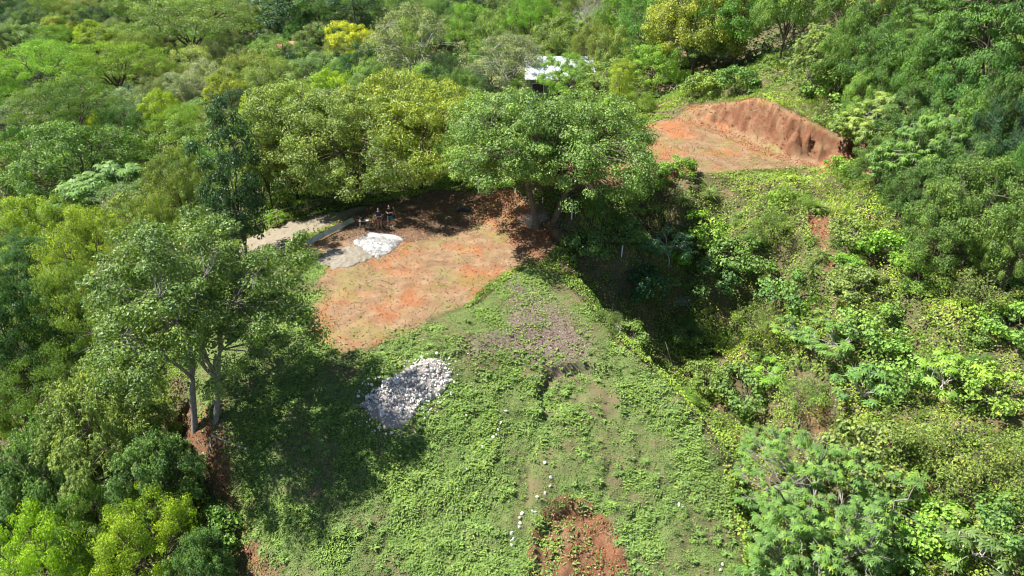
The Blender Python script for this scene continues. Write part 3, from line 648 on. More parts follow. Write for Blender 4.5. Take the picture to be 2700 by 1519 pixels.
# smaller forest trees that fill the wood between the named ones
def cam_px(x, y, z):
    d = np.array([x, y, z])-CAM; f = d[1]*math.cos(PITCH)-d[2]*math.sin(PITCH); u = d[1]*math.sin(PITCH)+d[2]*math.cos(PITCH)
    return 1350+F*d[0]/f, 759.5-F*u/f
fillers = [(x, y) for y in range(62, 260, 9) for x in range(-130, 130, 9)]+[(x, y) for y in range(18, 62, 8) for x in list(range(-62, -26, 8))+[40, 48, 56]]
USED = set(); ANC = [(q[0], q[1], q[6]) for q in TR]
for x, y in fillers:
    x += trng.uniform(-3, 3); y += trng.uniform(-3, 3); z = float(H(np.array([x]), np.array([y]))[0]); a, b = cam_px(x, y, z+4)
    if not (-800 < a < 3400 and -60 < b < (900 if x > -26 else 1750)): continue
    if x > 34 and y < 70 and a < 2780: continue
    if x > 1 and y < 82 and x < 40: continue
    if abs(x-6.5) < 8 and 84 < y < 102: continue
    if x > -22 and y < 68 and x < 12: continue
    if (x*7.3+y*3.1) % 1 < .25: continue
    kd = trng.choice(['dense', 'dense', 'broad', 'broad', 'open', 'umbrella']); hue = trng.choice(['green', 'mid', 'grey', 'olive', 'mid', 'dark', 'green', 'bright'])
    wh = {'dense': 'round', 'broad': 'lumpy', 'open': 'twiggy', 'umbrella': 'flat'}[kd]+' '+{'mid': 'mid green', 'grey': 'grey-green', 'dark': 'dark green', 'bright': 'bright green'}.get(hue, hue)+' forest tree'
    place_tree(x, y, kd, trng.uniform(6.5, 10), trng.uniform(5.5, 8), hue, rel_label(a, b, wh, USED, ANC), 'forest trees half hidden among the taller crowns')
# ------------------------------------------------------------------ shrubs on the slopes: pixel of the foot, pixel width, kind, colour, label
SHR = [  # gully shrubs take deep and dark hues: the shadow is put into their colour
 (1540,690,130,'shrub','deep','shaded green bush between the two white posts'),
 (1650,640,110,'shrub','deep','shade-darkened bush just above the third white post'),
 (1600,575,120,'finebush','deep','shaded bush right of the nearest roots'),
 (1700,560,130,'finebush','mid','fine-leaved bush near the top of the gully'),
 (1790,470,90,'shrub','bright','upright bright bush on the front edge of the upper pad'),
 (1700,500,110,'shrub','mid','round bush below the front edge of the upper pad, left end'),
 (2215,465,90,'shrub','bright','bright bush at the foot of the cut bank'),
 (1760,690,140,'palmbush','blue','bluish star-leaved plant in the shade of the gully'),
 (1700,800,130,'shrub','dark','shade-darkened bush halfway down the gully'),
 (1850,640,140,'shrub','bright','bright bush right of the bluish star-leaved plant'),
 (1960,700,150,'shrub','green','leafy bush in the middle of the right slope'),
 (1900,760,150,'shrub','deep','wide bush above the dark gully wall'),
 (2040,640,120,'finebush','mid','grey-green bush beside the red bare patch'),
 (2080,800,150,'shrub','green','dense bush below the tall grass clumps'),
 (2000,900,150,'finebush','mid','fine-leaved bush on the gully rim'),
 (2100,900,150,'palmbush','mid','star-leaved plant above the gully rim'),
 (2240,640,120,'shrub','mid','small bush on the upper right slope'),
 (2330,700,150,'shrub','bright','green bush casting a dark shadow'),
 (2250,780,140,'shrub','mid','bush with white-backed leaves on the right slope'),
 (2200,950,150,'palmbush','green','star-leaved plant with white leaf backs'),
 (2300,900,170,'shrub','mid','leafy bush in the middle of the vine slope'),
 (2420,760,150,'finebush','bright','round bright bush under the dark wood edge'),
 (2550,820,190,'finebush','mid','spreading grey-green bush on the right slope'),
 (2650,880,160,'shrub','bright','bright bush on the right edge at mid height'),
 (1800,900,120,'finebush','green','shaded bush in the bottom of the gully'),
 (1860,1010,110,'shrub','mid','bush standing beside the lowest white post'),
 (1815,1065,90,'finebush','bright','bright upright bush on the spur, casting a long shadow'),
 (1960,1060,170,'shrub','green','round glossy bush right of the lowest white post'),
 (2030,1010,120,'palmbush','bright','plant with huge pale leaves above the star-leaved tree'),
 (2130,1080,150,'finebush','mid','fine-leaved bush among red soil patches'),
 (2270,1060,160,'palmbush','green','star-leaved plant right of the red soil patch'),
 (2370,1000,170,'shrub','mid','green bush on the vine slope'),
 (2480,1030,170,'palmbush','bright','bright star-leaved plant near the right edge'),
 (2620,1060,180,'shrub','bright','green leafy bush on the right edge above the olive bush'),
 (2300,1260,230,'shrub','mid','large round bush above the dark hollow'),
 (2480,1230,260,'finebush','olive','broad olive narrow-leaved bush at right'),
 (2600,1280,220,'finebush','olive','olive narrow-leaved bush on the right edge'),
 (2460,1420,190,'shrub','bright','lime vine-covered bush near the bottom right'),
 (2560,1480,200,'palmbush','leafy','deep green star-leaved plant in the bottom right corner'),
 (2660,1400,180,'shrub','green','shaded leafy bush on the right edge near the bottom'),
 (2330,1500,200,'shrub','green','bush on the bottom edge under the dark hollow'),
 (1660,900,90,'shrub','mid','small sunlit bush in the shade of the spur'),
 (1600,860,80,'finebush','green','little bush on the shaded flank of the spur'),
 (1690,300,90,'finebush','bright','bright weeds behind the left corner of the upper pad'),
 (1640,345,100,'finebush','green','weedy bush at the left edge of the upper pad'),
 (1850,255,110,'shrub','mid','bush overhanging the left end of the cut bank'),
 (1940,245,110,'shrub','green','bush on the crest of the cut bank'),
 (2190,280,140,'shrub','bright','bright bush spilling over the right half of the cut bank'),
 (2230,350,140,'shrub','mid','leafy bush above the right end of the cut bank'),
 (2260,250,150,'shrub','mid','green bush below the slim white-trunked tree'),
 (2330,500,130,'shrub','green','bush at the shaded foot of the right-hand wood'),
 (730,590,55,'shrub','bright','small climbing bush on the fence post by the gravel road'),
 (660,880,90,'finebush','green','low bush under the two-stemmed tree'),
 (600,1420,150,'shrub','green','leafy bush on the red soil strip near the bottom'),
 (420,960,120,'shrub','olive','bush at the dark foot of the two-stemmed tree'),
 (390,990,90,'palmbush','blue','small palm-like plant in the dark hollow left of the two trunks'),
 (1330,480,140,'finebush','bright','bright weeds behind the white posts on the red bank'),
 (1250,470,110,'shrub','mid','shrub beside the white post under the trees'),
]
for px, py, wp, kd, hue, lab in SHR:
    x, y, z = gp(px, py); wd = wp/F*depth_of(x, y, z)*1.0
    place_tree(x, y, kd, wd, wd*trng.uniform(.55, .7), hue, lab, name='leafy_plant' if kd == 'palmbush' else 'shrub', cat='plant' if kd == 'palmbush' else 'shrub', sink=.08)
# unlabelled look-alikes scattered over the right-hand slope
_P = W_poly([(1560,560),(1750,520),(2250,520),(2420,620),(2690,740),(2690,1500),(2150,1480),(1980,1150),(1830,960),(1700,820)])
k = 0; ANS = [(q[0], q[1], q[5]) for q in SHR if q[0] > 1500]; names_ = dict(shrub='leafy shrub', finebush='fine-leaved shrub', palmbush='star-leaved shrub')
while k < 80:
    x = trng.uniform(3, 34); y = trng.uniform(14, 66)
    if not inside(np.array([x]), np.array([y]), _P)[0]: continue
    if inside(np.array([x]), np.array([y]), POLY['patch'])[0] or inside(np.array([x]), np.array([y]), POLY['patch2'])[0]: continue
    k += 1; kd = trng.choice(['shrub', 'shrub', 'finebush', 'shrub', 'finebush', 'finebush', 'shrub', 'palmbush']); wd = trng.uniform(.9, 2.2); hu = trng.choice(['mid', 'bright', 'fresh', 'leafy', 'olive', 'mid']) if kd != 'palmbush' else 'mid'
    place_tree(x, y, kd, wd, wd*trng.uniform(.35, .6), hu,
               rel_label(*cam_px(x, y, float(smooth_h([x], [y])[0])), dict(mid='mid green', fresh='fresh green', leafy='deep green', bright='bright green').get(hu, hu)+' '+names_[kd], USED, ANS), 'low shrubs all over the right-hand slope', name='shrub', cat='shrub', sink=.1)
# tall grass clumps
def grass_clump_mesh(seed, n=190, L=.75):
    r = np.random.default_rng(seed); a = r.random(n)*2*PI; t = .25+.75*r.random(n)
    D = np.stack([np.cos(a)*t, np.sin(a)*t, 1.1-.6*t], -1); N = np.stack([-np.cos(a), -np.sin(a), np.ones(n)*.6], -1); P = np.stack([np.cos(a)*.06, np.sin(a)*.06, np.zeros(n)], -1)
    LL = L*(.6+.6*r.random(n)); V, Fc = leaves(P, D, N, LL, .012+.008*r.random(n), .3); return mk_mesh('grass_clump', V, Fc, M_grass, attr=np.clip(.3+.5*r.random(n), 0, 1))
GCM = [grass_clump_mesh(i) for i in range(3)]
for i, (px, py, wp, lab) in enumerate([(1945,585,60,'tall grass clump below the upper pad, left of the red patch'),(2155,560,62,'arching grass clump on top of the red bare patch'),(2130,650,60,'grass clump on the right edge of the red bare patch'),
      (2165,680,56,'grass clump below the red bare patch, right one'),(2140,715,60,'lowest grass clump in the row below the red patch'),(2195,650,50,'small grass clump at the end of the row below the red patch'),
      (1870,520,60,'pale grass clump just below the upper pad edge'),(1800,540,60,'pale grass clump above the shaded gully head'),(2290,545,60,'grass clump at the foot of the wood on the right'),(1985,640,55,'grass clump beside the grey-green bush'),
      (2070,520,60,'grass clump below the right end of the upper pad'),(1740,455,50,'grass clump on the front edge of the upper pad')]):
    x, y, z = gp(px, py); s = wp/F*depth_of(x, y, z)/1.25
    o = link('grass_clump', GCM[i % 3], None, (x, y, z)); o.rotation_euler = (0, 0, i*1.3); o.scale = (s, s, s); o.color = (.20, .27, .10, 1); tag(o, lab, 'grass clump', 'tall grass clumps below the upper pad')

# ------------------------------------------------------------------ ground cover (nobody could count it)
def frustum(x, y, z, mg=260):
    d1 = y; dz = z-CAM[2]; f = d1*math.cos(PITCH)-dz*math.sin(PITCH); u = d1*math.sin(PITCH)+dz*math.cos(PITCH)
    px = 1350+F*x/f; py = 759.5-F*u/f
    return (f > 2) & (px > -mg) & (px < 2700+mg) & (py > -mg) & (py < 1519+mg)
def pts_in(n, x0, x1, y0, y1, keep, seed, mg=260):
    r = np.random.default_rng(seed); x = r.uniform(x0, x1, n); y = r.uniform(y0, y1, n); k = keep(x, y, r); x = x[k]; y = y[k]; z = H(x, y); f = frustum(x, y, z, mg); return x[f], y[f], z[f], r
def anyof(x, y, names): 
    m = np.zeros(x.shape, bool)
    for n in names: m |= inside(x, y, POLY[n])
    return m
def near_cut(x, y): d, s, t, o = seg_dist(x, y, CUT); return (((s > 0) & (d < 2.1)) | (d < 1.3)) & (o < .8)
# lawn of the front slope
def kp(x, y, r):
    wx = x+(fbm(x*.8, y*.8, 31)-.5)+r.normal(size=len(x))*.6; wy = y+(fbm(x*.8, y*.8, 41)-.5)+r.normal(size=len(x))*.6
    g = inside(wx, wy, POLY['grassland']); d = inside(wx, wy, POLY['pad']); sc_ = inside(wx, wy, POLY['scar']); l = inside(wx, wy, POLY['ledge']); li = inside(wx, wy, POLY['litter'])
    dens = fbm(x*.9, y*.9, 55, 4); near = .35+.65*sstep((34-y)/10)
    p = np.where(g, sstep((dens-.26)/.25)*.85+.15, 0)*near; p = np.where(li, p*.32, p); p = np.where(l, p*.25, p); p = np.where(d, 0.0, p); p = np.where(sc_, p*.1, p); p = np.where(inside(wx, wy, POLY['dry']), p*.6, p)
    return r.random(len(x)) < p
x, y, z, r = pts_in(1200000, -20, 12, 13, 46, kp, 1)
n = len(x); a = r.random(n)*2*PI; el = r.uniform(.15, 1.1, n); D = np.stack([np.cos(a), np.sin(a), el], -1)
Nn = np.stack([-np.cos(a)*el, -np.sin(a)*el, np.ones(n)], -1)+r.normal(size=(n, 3))*.3
dens = fbm(x*.6, y*.6, 77, 3); L = (.06+.11*r.random(n)**1.5)*(.7+.9*sstep((dens-.4)/.25))
V, Fc = leaves(np.stack([x, y, z-.01], -1), D, Nn, L, L*np.where(r.random(n) < .4, .3, .15), .25)
v = np.clip(.2+.35*(dens-.5)*2+.6*r.random(n)+np.where(r.random(n) < .05, .4, 0), 0, 1)
o = link('grass', mk_mesh('grass', V, Fc, M_grass, attr=v)); o.color = (.175, .27, .085, 1); tag(o, 'bright green grass and weeds covering the front slope', 'grass', kind='stuff'); n_g = n
# taller tufts in the grass
def kq(x, y, r):
    wx = x+r.normal(size=len(x))*.4; wy = y+r.normal(size=len(x))*.4
    return inside(wx, wy, POLY['grassland']) & ~inside(wx, wy, POLY['pad']) & ~inside(wx, wy, POLY['scar']) & (r.random(len(x)) < .12+.88*sstep((fbm(x*.7, y*.7, 58, 3)-.42)/.2)) & ((y < 34) | (r.random(len(x)) < .15))
x, y, z, r = pts_in(12000, -20, 12, 13, 46, kq, 12)
q = 26; k_ = len(x); x = np.repeat(x, q); y = np.repeat(y, q); z = np.repeat(z, q); n = len(x); a = r.random(n)*2*PI; el = r.uniform(.4, 1.8, n); D = np.stack([np.cos(a), np.sin(a), el], -1); Nn = np.stack([-np.cos(a)*el, -np.sin(a)*el, np.ones(n)], -1)
hh = np.repeat(.6+.9*r.random(k_)**2, q); L = (.11+.12*r.random(n))*hh; ty = np.repeat(r.random(k_) < .35, q)
V, Fc = leaves(np.stack([x+np.cos(a)*.03, y+np.sin(a)*.03, z-.01], -1), D, Nn, L, np.where(ty, L*.15, .010), .3)
v = np.clip(np.repeat(r.random(k_), q)*.6+.35*r.random(n), 0, 1)
o = link('grass_tufts', mk_mesh('grass_tufts', V, Fc, M_grass, attr=v)); o.color = (.17, .275, .08, 1); tag(o, 'taller weedy tufts standing in the grass of the front slope', 'grass', kind='stuff')
# weeds creeping over the pads, in patches
def kp(x, y, r):
    wx = x+(fbm(x*.8, y*.8, 31)-.5); wy = y+(fbm(x*.8, y*.8, 41)-.5)
    d = anyof(wx, wy, ['pad', 'upad', 'road', 'bankred']); q = fbm(x*.5+3, y*.5, 91, 5)
    p = sstep((q-.56)/.1)*.5+.008
    return (r.random(len(x)) < p) & d
x, y, z, r = pts_in(230000, -20, 26, 30, 74, kp, 2)
n = len(x); a = r.random(n)*2*PI; el = r.uniform(.0, .6, n); D = np.stack([np.cos(a), np.sin(a), el], -1); Nn = np.stack([-np.cos(a)*el, -np.sin(a)*el, np.ones(n)], -1)+r.normal(size=(n, 3))*.3
L = .06+.09*r.random(n); V, Fc = leaves(np.stack([x, y, z-.005], -1), D, Nn, L, L*.25, .25)
o = link('weeds', mk_mesh('weeds', V, Fc, M_grass, attr=r.random(n))); o.color = (.19, .24, .07, 1); tag(o, 'thin creeping weeds dotted over the bare orange pads', 'weeds', kind='stuff')
def edge_d0(x, y, nme): P = POLY[nme]; return seg_dist(x, y, np.vstack([P, P[:1]]))[0]
# vines and weeds on the right-hand slope, round the pads and above the cut
def mound(x, y): return np.maximum(fbm(x*.42, y*.42, 61, 4)-.38, 0)*3.4
def kp(x, y, r):
    no = anyof(x, y, ['pad', 'upad', 'road', 'scar', 'bankred', 'ledge']) | near_cut(x, y); g = inside(x, y, POLY['grassland'])
    gu = inside(x, y, POLY['gully']); sh = fbm(x*.7, y*.7, 66, 3)
    p = np.where(gu, .85, 1)*np.where(anyof(x, y, ['patch', 'patch2']), .12, 1)*np.where(y > 45, .7, 1)*np.where(sh < .36, .25, 1)
    return (~no) & (~g) & (r.random(len(x)) < p) & ((x > -3) | (y > 52) | (x < -10))
x, y, z, r = pts_in(820000, -24, 42, 13, 80, kp, 3)
pd_ = np.minimum(edge_d0(x, y, 'upad'), np.minimum(edge_d0(x, y, 'pad'), seg_dist(x, y, CUT)[0])); n = len(x); m_ = mound(x, y)*(.12+.88*sstep((pd_-.5)/5))*np.where(inside(x, y, POLY['gully']), .45, 1)*np.where((y > 55) & (x > 5), .5, 1); zz = z+m_*(1-.25*r.random(n)**2)+.05
e = .15; gx_ = (mound(x+e, y)-mound(x-e, y))/(2*e); gy_ = (mound(x, y+e)-mound(x, y-e))/(2*e)
Nn = np.stack([-gx_, -gy_, np.ones(n)*1.1], -1)+r.normal(size=(n, 3))*.45; D = r.normal(size=(n, 3)); D[:, 2] -= .3; D = D-Nn*(D*nrm(Nn)).sum(-1, keepdims=True)
L = (.085+.09*r.random(n))*(.8+.5*fbm(x*.3, y*.3, 68, 2)*2*.6); kind = fbm(x*.25, y*.25, 69, 3) > .52
tall = (y > 46) & kind & (pd_ > 1.2)
D[tall] = D[tall]*.5+np.array([0, 0, .9]); L = np.where(tall, L*2.6, L)
V, Fc = leaves(np.stack([x, y, zz], -1), D, Nn, L, np.where(tall, L*.06, L*.36), .15)
v = np.clip((fbm(x*.5, y*.5, 70, 3)-.3)*1.1+.45*(r.random(n)-.3)+np.where(r.random(n) < .03, .4, 0), 0, 1)
o = link('undergrowth', mk_mesh('undergrowth', V, Fc, M_leaf, attr=v)); o.color = (.23, .33, .06, 1); tag(o, 'tangled vines and weeds blanketing the right-hand slope', 'undergrowth', kind='stuff')
# understorey of the woods, its colour darkened to paint shaded gaps between crowns
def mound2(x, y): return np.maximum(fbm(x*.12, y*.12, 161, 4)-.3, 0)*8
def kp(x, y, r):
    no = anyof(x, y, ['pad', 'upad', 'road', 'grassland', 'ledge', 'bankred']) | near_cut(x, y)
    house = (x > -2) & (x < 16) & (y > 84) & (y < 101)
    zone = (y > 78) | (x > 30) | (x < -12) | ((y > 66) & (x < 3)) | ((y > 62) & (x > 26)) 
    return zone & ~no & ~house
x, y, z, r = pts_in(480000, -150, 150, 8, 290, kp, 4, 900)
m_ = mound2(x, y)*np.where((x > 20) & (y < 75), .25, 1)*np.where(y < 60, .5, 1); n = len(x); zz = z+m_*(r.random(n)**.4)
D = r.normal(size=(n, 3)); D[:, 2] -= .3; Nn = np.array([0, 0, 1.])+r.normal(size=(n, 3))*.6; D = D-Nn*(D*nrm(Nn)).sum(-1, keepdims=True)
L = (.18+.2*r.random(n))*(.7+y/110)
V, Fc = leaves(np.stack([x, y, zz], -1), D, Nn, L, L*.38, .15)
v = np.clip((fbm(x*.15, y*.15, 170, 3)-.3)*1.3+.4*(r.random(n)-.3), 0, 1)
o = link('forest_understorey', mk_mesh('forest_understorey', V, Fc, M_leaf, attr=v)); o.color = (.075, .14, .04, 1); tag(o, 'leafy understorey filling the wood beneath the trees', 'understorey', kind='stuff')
# dead leaves and clods
def kp(x, y, r):
    d = anyof(x, y, ['pad', 'upad', 'litter', 'shadeleaf', 'bankred', 'ledge', 'gully', 'scar', 'patch', 'patch2']); p = np.where(anyof(x, y, ['litter', 'shadeleaf', 'gully', 'ledge']), 1, .2)
    return d & (r.random(len(x)) < p)
x, y, z, r = pts_in(260000, -20, 26, 13, 74, kp, 5)
n = len(x); D = r.normal(size=(n, 3)); D[:, 2] *= .3; Nn = np.array([0, 0, 1.])+r.normal(size=(n, 3))*.4; L = .05+.08*r.random(n)
V, Fc = leaves(np.stack([x, y, z+.012], -1), D, Nn, L, L*.35, .3)
m, N, Lk, P = newmat('dead_leaf'); at = N.new('ShaderNodeAttribute'); at.attribute_name = 'v'; rr = ramp(N, [(0, (.05, .03, .02)), (.5, (.17, .10, .06)), (.85, (.34, .25, .19)), (1, (.55, .45, .36))]); Lk.new(at.outputs['Fac'], rr.inputs[0]); Lk.new(rr.outputs[0], P.inputs['Base Color']); P.inputs['Roughness'].default_value = .7
o = link('leaf_litter', mk_mesh('leaf_litter', V, Fc, m, attr=r.random(n)**1.6)); tag(o, 'dry fallen leaves strewn over the soil and the gully sides', 'leaf litter', kind='stuff')
# red clods at the foot of the cut bank and in the scar
def clods(name, keepf, n0, box, sz, mat, label, cat, seed):
    x, y, z, r = pts_in(n0, *box, keepf, seed); n = len(x); u = np.array([(1,0,0),(-1,0,0),(0,1,0),(0,-1,0),(0,0,1),(0,0,-1)], float)
    s = sz*(.4+r.random(n)**2.5*1.6); V = u[None]*s[:, None, None]*(.7+.6*r.random((n, 6, 1)))+np.stack([x, y, z+s*.35], -1)[:, None]+r.normal(size=(n, 6, 3))*s[:, None, None]*.15
    f = np.array([(0,2,4),(2,1,4),(1,3,4),(3,0,4),(2,0,5),(1,2,5),(3,1,5),(0,3,5)]); Fc = (f[None]+np.arange(n)[:, None, None]*6).reshape(-1, 3)
    return tag(link(name, mk_mesh(name, V.reshape(-1, 3), Fc, mat)), label, cat, kind='stuff')
M_clod = simple('red_clod', (.27, .10, .045), .95, 3, .4, spec=.1)
clods('soil_clods', lambda x, y, r: near_cut(x, y) | inside(x, y, POLY['scar']) | ((anyof(x, y, ['patch', 'bankred', 'ledge'])) & (r.random(len(x)) < .5)), 150000, (-16, 26, 13, 74), .035, M_clod, 'crumbled red soil clods on the cut bank and the bare scar', 'soil clods', 6)
clods('pad_stones', lambda x, y, r: anyof(x, y, ['pad', 'upad', 'road']) & (r.random(len(x)) < .15+.85*(fbm(x*.8, y*.8, 210, 3) > .55)), 42000, (-20, 26, 30, 74), .022, simple('earthy_stone', (.27, .18, .12), .95, 3, .5, spec=.1), 'small stones and crumbs lying on the bare pads', 'stones', 16)

# ------------------------------------------------------------------ stones
def rock_mesh(seed, mat):
    import bmesh
    bm = bmesh.new(); bmesh.ops.create_icosphere(bm, subdivisions=2, radius=.5); r = np.random.default_rng(seed)
    pl = [(Vector(nrm(r.normal(size=3))), r.uniform(.26, .42)) for _ in range(11)]
    sc = Vector((1, r.uniform(.6, .9), r.uniform(.5, .75)))
    for v in bm.verts:
        for nn, d in pl:
            k = v.co.dot(nn)
            if k > d: v.co -= nn*(k-d)
        v.co = Vector((v.co.x*sc.x, v.co.y*sc.y, v.co.z*sc.z))
    me = bpy.data.meshes.new('rock'); bm.to_mesh(me); bm.free(); me.materials.append(mat); return me
M_rock = simple('white_limestone', (.64, .62, .59), .85, 5, .18, spec=.3, bump=.3)
M_rock2 = simple('tan_limestone', (.5, .42, .35), .85, 5, .25, spec=.3, bump=.3)
RM = [rock_mesh(i, M_rock if i % 5 else M_rock2) for i in range(10)]
PILE = W_poly([(945,1082),(985,1030),(1050,985),(1110,955),(1165,952),(1192,985),(1175,1030),(1120,1070),(1085,1110),(1045,1140),(1015,1128),(985,1100)])
def edge_d(x, y, P):
    d, s, t, o = seg_dist(x, y, np.vstack([P, P[:1]])); return d
def pile_h(x, y, P, h, wd):
    return np.where(inside(x, y, P), h*sstep(edge_d(x, y, P)/wd), 0)
def heap(name, P, h, wd, mat, label, cat, st=.07, nz=.03, kind='stuff'):
    x0, y0 = P.min(0)-.3; x1, y1 = P.max(0)+.3; a = np.arange(x0, x1, st); b = np.arange(y0, y1, st); XX, YY = np.meshgrid(a, b); sh = XX.shape; x = XX.ravel(); y = YY.ravel()
    jx = x+(fbm(x*1.5, y*1.5, 301)-.5)*1.0; jy = y+(fbm(x*1.5, y*1.5, 302)-.5)*1.0; ins = inside(jx, jy, P); d = edge_d(jx, jy, P)
    z = H(x, y)+np.where(ins, h*(1-np.exp(-d/wd*1.6))+(fbm(x*6, y*6, 303, 3)-.5)*nz*2*np.minimum(d*3, 1)+.015, -.12)
    n = sh[1]; i = (np.arange(sh[0]-1)[:, None]*n+np.arange(n-1)[None]).ravel(); q = np.stack([i, i+1, i+n+1, i+n], -1); q = q[ins[q].any(1)]
    used = np.unique(q); mp = np.zeros(len(x), int); mp[used] = np.arange(len(used))
    o = link(name, mk_mesh(name, np.stack([x, y, z], -1)[used], mp[q], mat, smooth=True)); return tag(o, label, cat, kind=kind)
M_shade_dust = simple('shade_darkened_dust', (.25, .23, .21), .95, 12, .3, spec=.1, bump=.5)  # dust tone darkened to paint the shade in the gaps between rocks
heap('rock_heap_core', PILE, .38, .8, M_shade_dust, 'packed rubble core of the rock heap, darkened for the shade between rocks', 'rubble', nz=.05)
r = np.random.default_rng(91)
def stones(n, P, h, wd, s0, s1, seed, spread=.25):
    r = np.random.default_rng(seed); out = []; lo = P.min(0)-.4; hi = P.max(0)+.4
    while len(out) < n:
        x, y = r.uniform(lo, hi); ok = inside(np.array([x]), np.array([y]), P)[0]
        if not ok and (edge_d(np.array([x]), np.array([y]), P)[0] > spread or r.random() > .25): continue
        d = float(edge_d(np.array([x]), np.array([y]), P)[0]) if ok else 0
        z = float(H(np.array([x]), np.array([y]))[0])+h*(1-math.exp(-d/wd*1.6)); out.append((x, y, z, s0+(s1-s0)*r.random()**1.8))
    return out
for i, (x, y, z, s) in enumerate(stones(300, PILE, .34, .9, .12, .34, 5, .5)):
    o = link('rock', RM[i % 10], None, (x, y, z+s*.16+.03)); o.rotation_euler = tuple(r.random(3)*6.28); o.scale = (s, s, s); tag(o, 'loose angular white rock in the heap on the grass slope', 'rock', 'white rocks of the heap')
u6 = np.array([(1,0,0),(-1,0,0),(0,1,0),(0,-1,0),(0,0,1),(0,0,-1)], float); f8 = np.array([(0,2,4),(2,1,4),(1,3,4),(3,0,4),(2,0,5),(1,2,5),(3,1,5),(0,3,5)])
def pebbles(name, S, mat, label, cat, seed):
    r = np.random.default_rng(seed); S = np.array(S); n = len(S); s = S[:, 3]
    V = u6[None]*s[:, None, None]*.5*(.7+.5*r.random((n, 6, 1)))
    A = nrm(r.normal(size=(n, 3))); B = nrm(np.cross(A, r.normal(size=(n, 3)))); Cc = np.cross(A, B); R3 = np.stack([A, B, Cc], -1)
    V = np.einsum('nij,nkj->nki', R3, V)+S[:, None, :3]+np.array([0, 0, 1])*s[:, None, None]*.3
    return tag(link(name, mk_mesh(name, V.reshape(-1, 3), (f8[None]+np.arange(n)[:, None, None]*6).reshape(-1, 3), mat)), label, cat, kind='stuff')
pebbles('small_rocks', stones(1700, PILE, .36, .9, .03, .15, 6, .95), M_rock, 'smaller white stones filling the rock heap', 'stones', 7)
GRV = W_poly([(930,642),(948,628),(985,618),(1030,618),(1056,628),(1050,648),(1030,666),(995,684),(968,668)])
M_wgrav = simple('white_gravel', (.38, .375, .365), .9, 14, .2, spec=.2, bump=.6)
heap('gravel_heap', GRV, .26, .9, M_wgrav, 'heap of white gravel at the edge of the tree shade', 'gravel heap', .06, .04)
pebbles('gravel', stones(2600, GRV, .26, .9, .03, .11, 8, .7), M_wgrav, 'white gravel chips scattered over and round the white heap', 'gravel', 9)
SND = W_poly([(828,694),(850,668),(900,652),(945,648),(968,664),(985,682),(935,700),(880,712)])
M_sand = simple('grey_sand', (.22, .195, .155), .95, 5, .15, spec=.1, bump=.4)
heap('sand_heap', SND, .2, .9, M_sand, 'low heap of grey sand beside the white gravel', 'sand heap', .06, .05)
# stray white rocks: pixel, size in pixels, label
RK = [(1333,1083,9,'white rock at the top of the broken stone line'),(1320,1115,9,'pinkish white rock second from the top of the stone line'),(1313,1131,11,'pale rock just below the second one in the stone line'),(1300,1146,10,'pale rock in the middle cluster of the stone line, left'),
 (1308,1142,8,'pale rock in the middle cluster of the stone line, right'),(1296,1155,8,'small rock under the middle cluster of the stone line'),(1272,1180,9,'lone bluish white rock lower down the stone line'),(1247,1212,8,'small pale rock near the lower end of the stone line'),
 (1231,1242,7,'tiny pale rock at the lower end of the stone line'),(1208,1292,10,'white rock standing alone in the grass'),(1210,1306,9,'white rock touching the lone one in the grass'),(1217,1349,7,'lowest small rock in the left grass'),
 (1436,1218,10,'white rock at the top of the right stone trail'),(1452,1262,9,'white rock with a dark gap below in the right trail'),(1450,1283,9,'flat white rock in the right trail'),(1438,1300,11,'bright square rock in the right trail'),
 (1416,1310,10,'white rock left of the bright square one'),(1404,1347,8,'small white rock by the dug scar, left'),(1411,1349,8,'small white rock by the dug scar, right'),(1376,1353,9,'top rock of the short stone column'),
 (1371,1364,11,'second rock of the short stone column'),(1372,1378,11,'third rock of the short stone column'),(1370,1390,9,'bottom rock of the short stone column'),(1348,1405,11,'creamy rock above the bottom cluster'),(1354,1419,10,'right rock of the bottom cluster'),
 (1348,1423,9,'left rock of the bottom cluster'),(1349,1436,9,'lowest rock of the bottom cluster'),(1158,950,10,'single white rock on the crest of the heap'),(1085,968,8,'single tan rock above the heap'),(1120,1102,8,'stray rock right of the heap'),
 (1535,1299,6,'white pebble on the rim of the dug scar'),(1737,1248,7,'pale stone high on the right part of the spur'),(1735,1282,7,'pale stone just below it on the spur'),(1790,1330,10,'pair-like pale stone low on the spur'),(1800,1336,8,'smaller pale stone low on the spur'),
 (1905,1485,11,'pale stone at the bottom edge of the spur'),(1900,1500,9,'lowest pale stone on the spur'),(1230,1098,8,'flat pale stone in the grass left of the stone line')]
for i, (px, py, s, lab) in enumerate(RK):
    x, y, z = gp(px, py+3); w_ = s*1.3/F*depth_of(x, y, z); o = link('rock', RM[i % 10], None, (x, y, z+w_*.16)); o.rotation_euler = (i, i*2.1, i*.7); o.scale = (w_,)*3; tag(o, lab, 'rock', 'white rocks strewn over the grass')
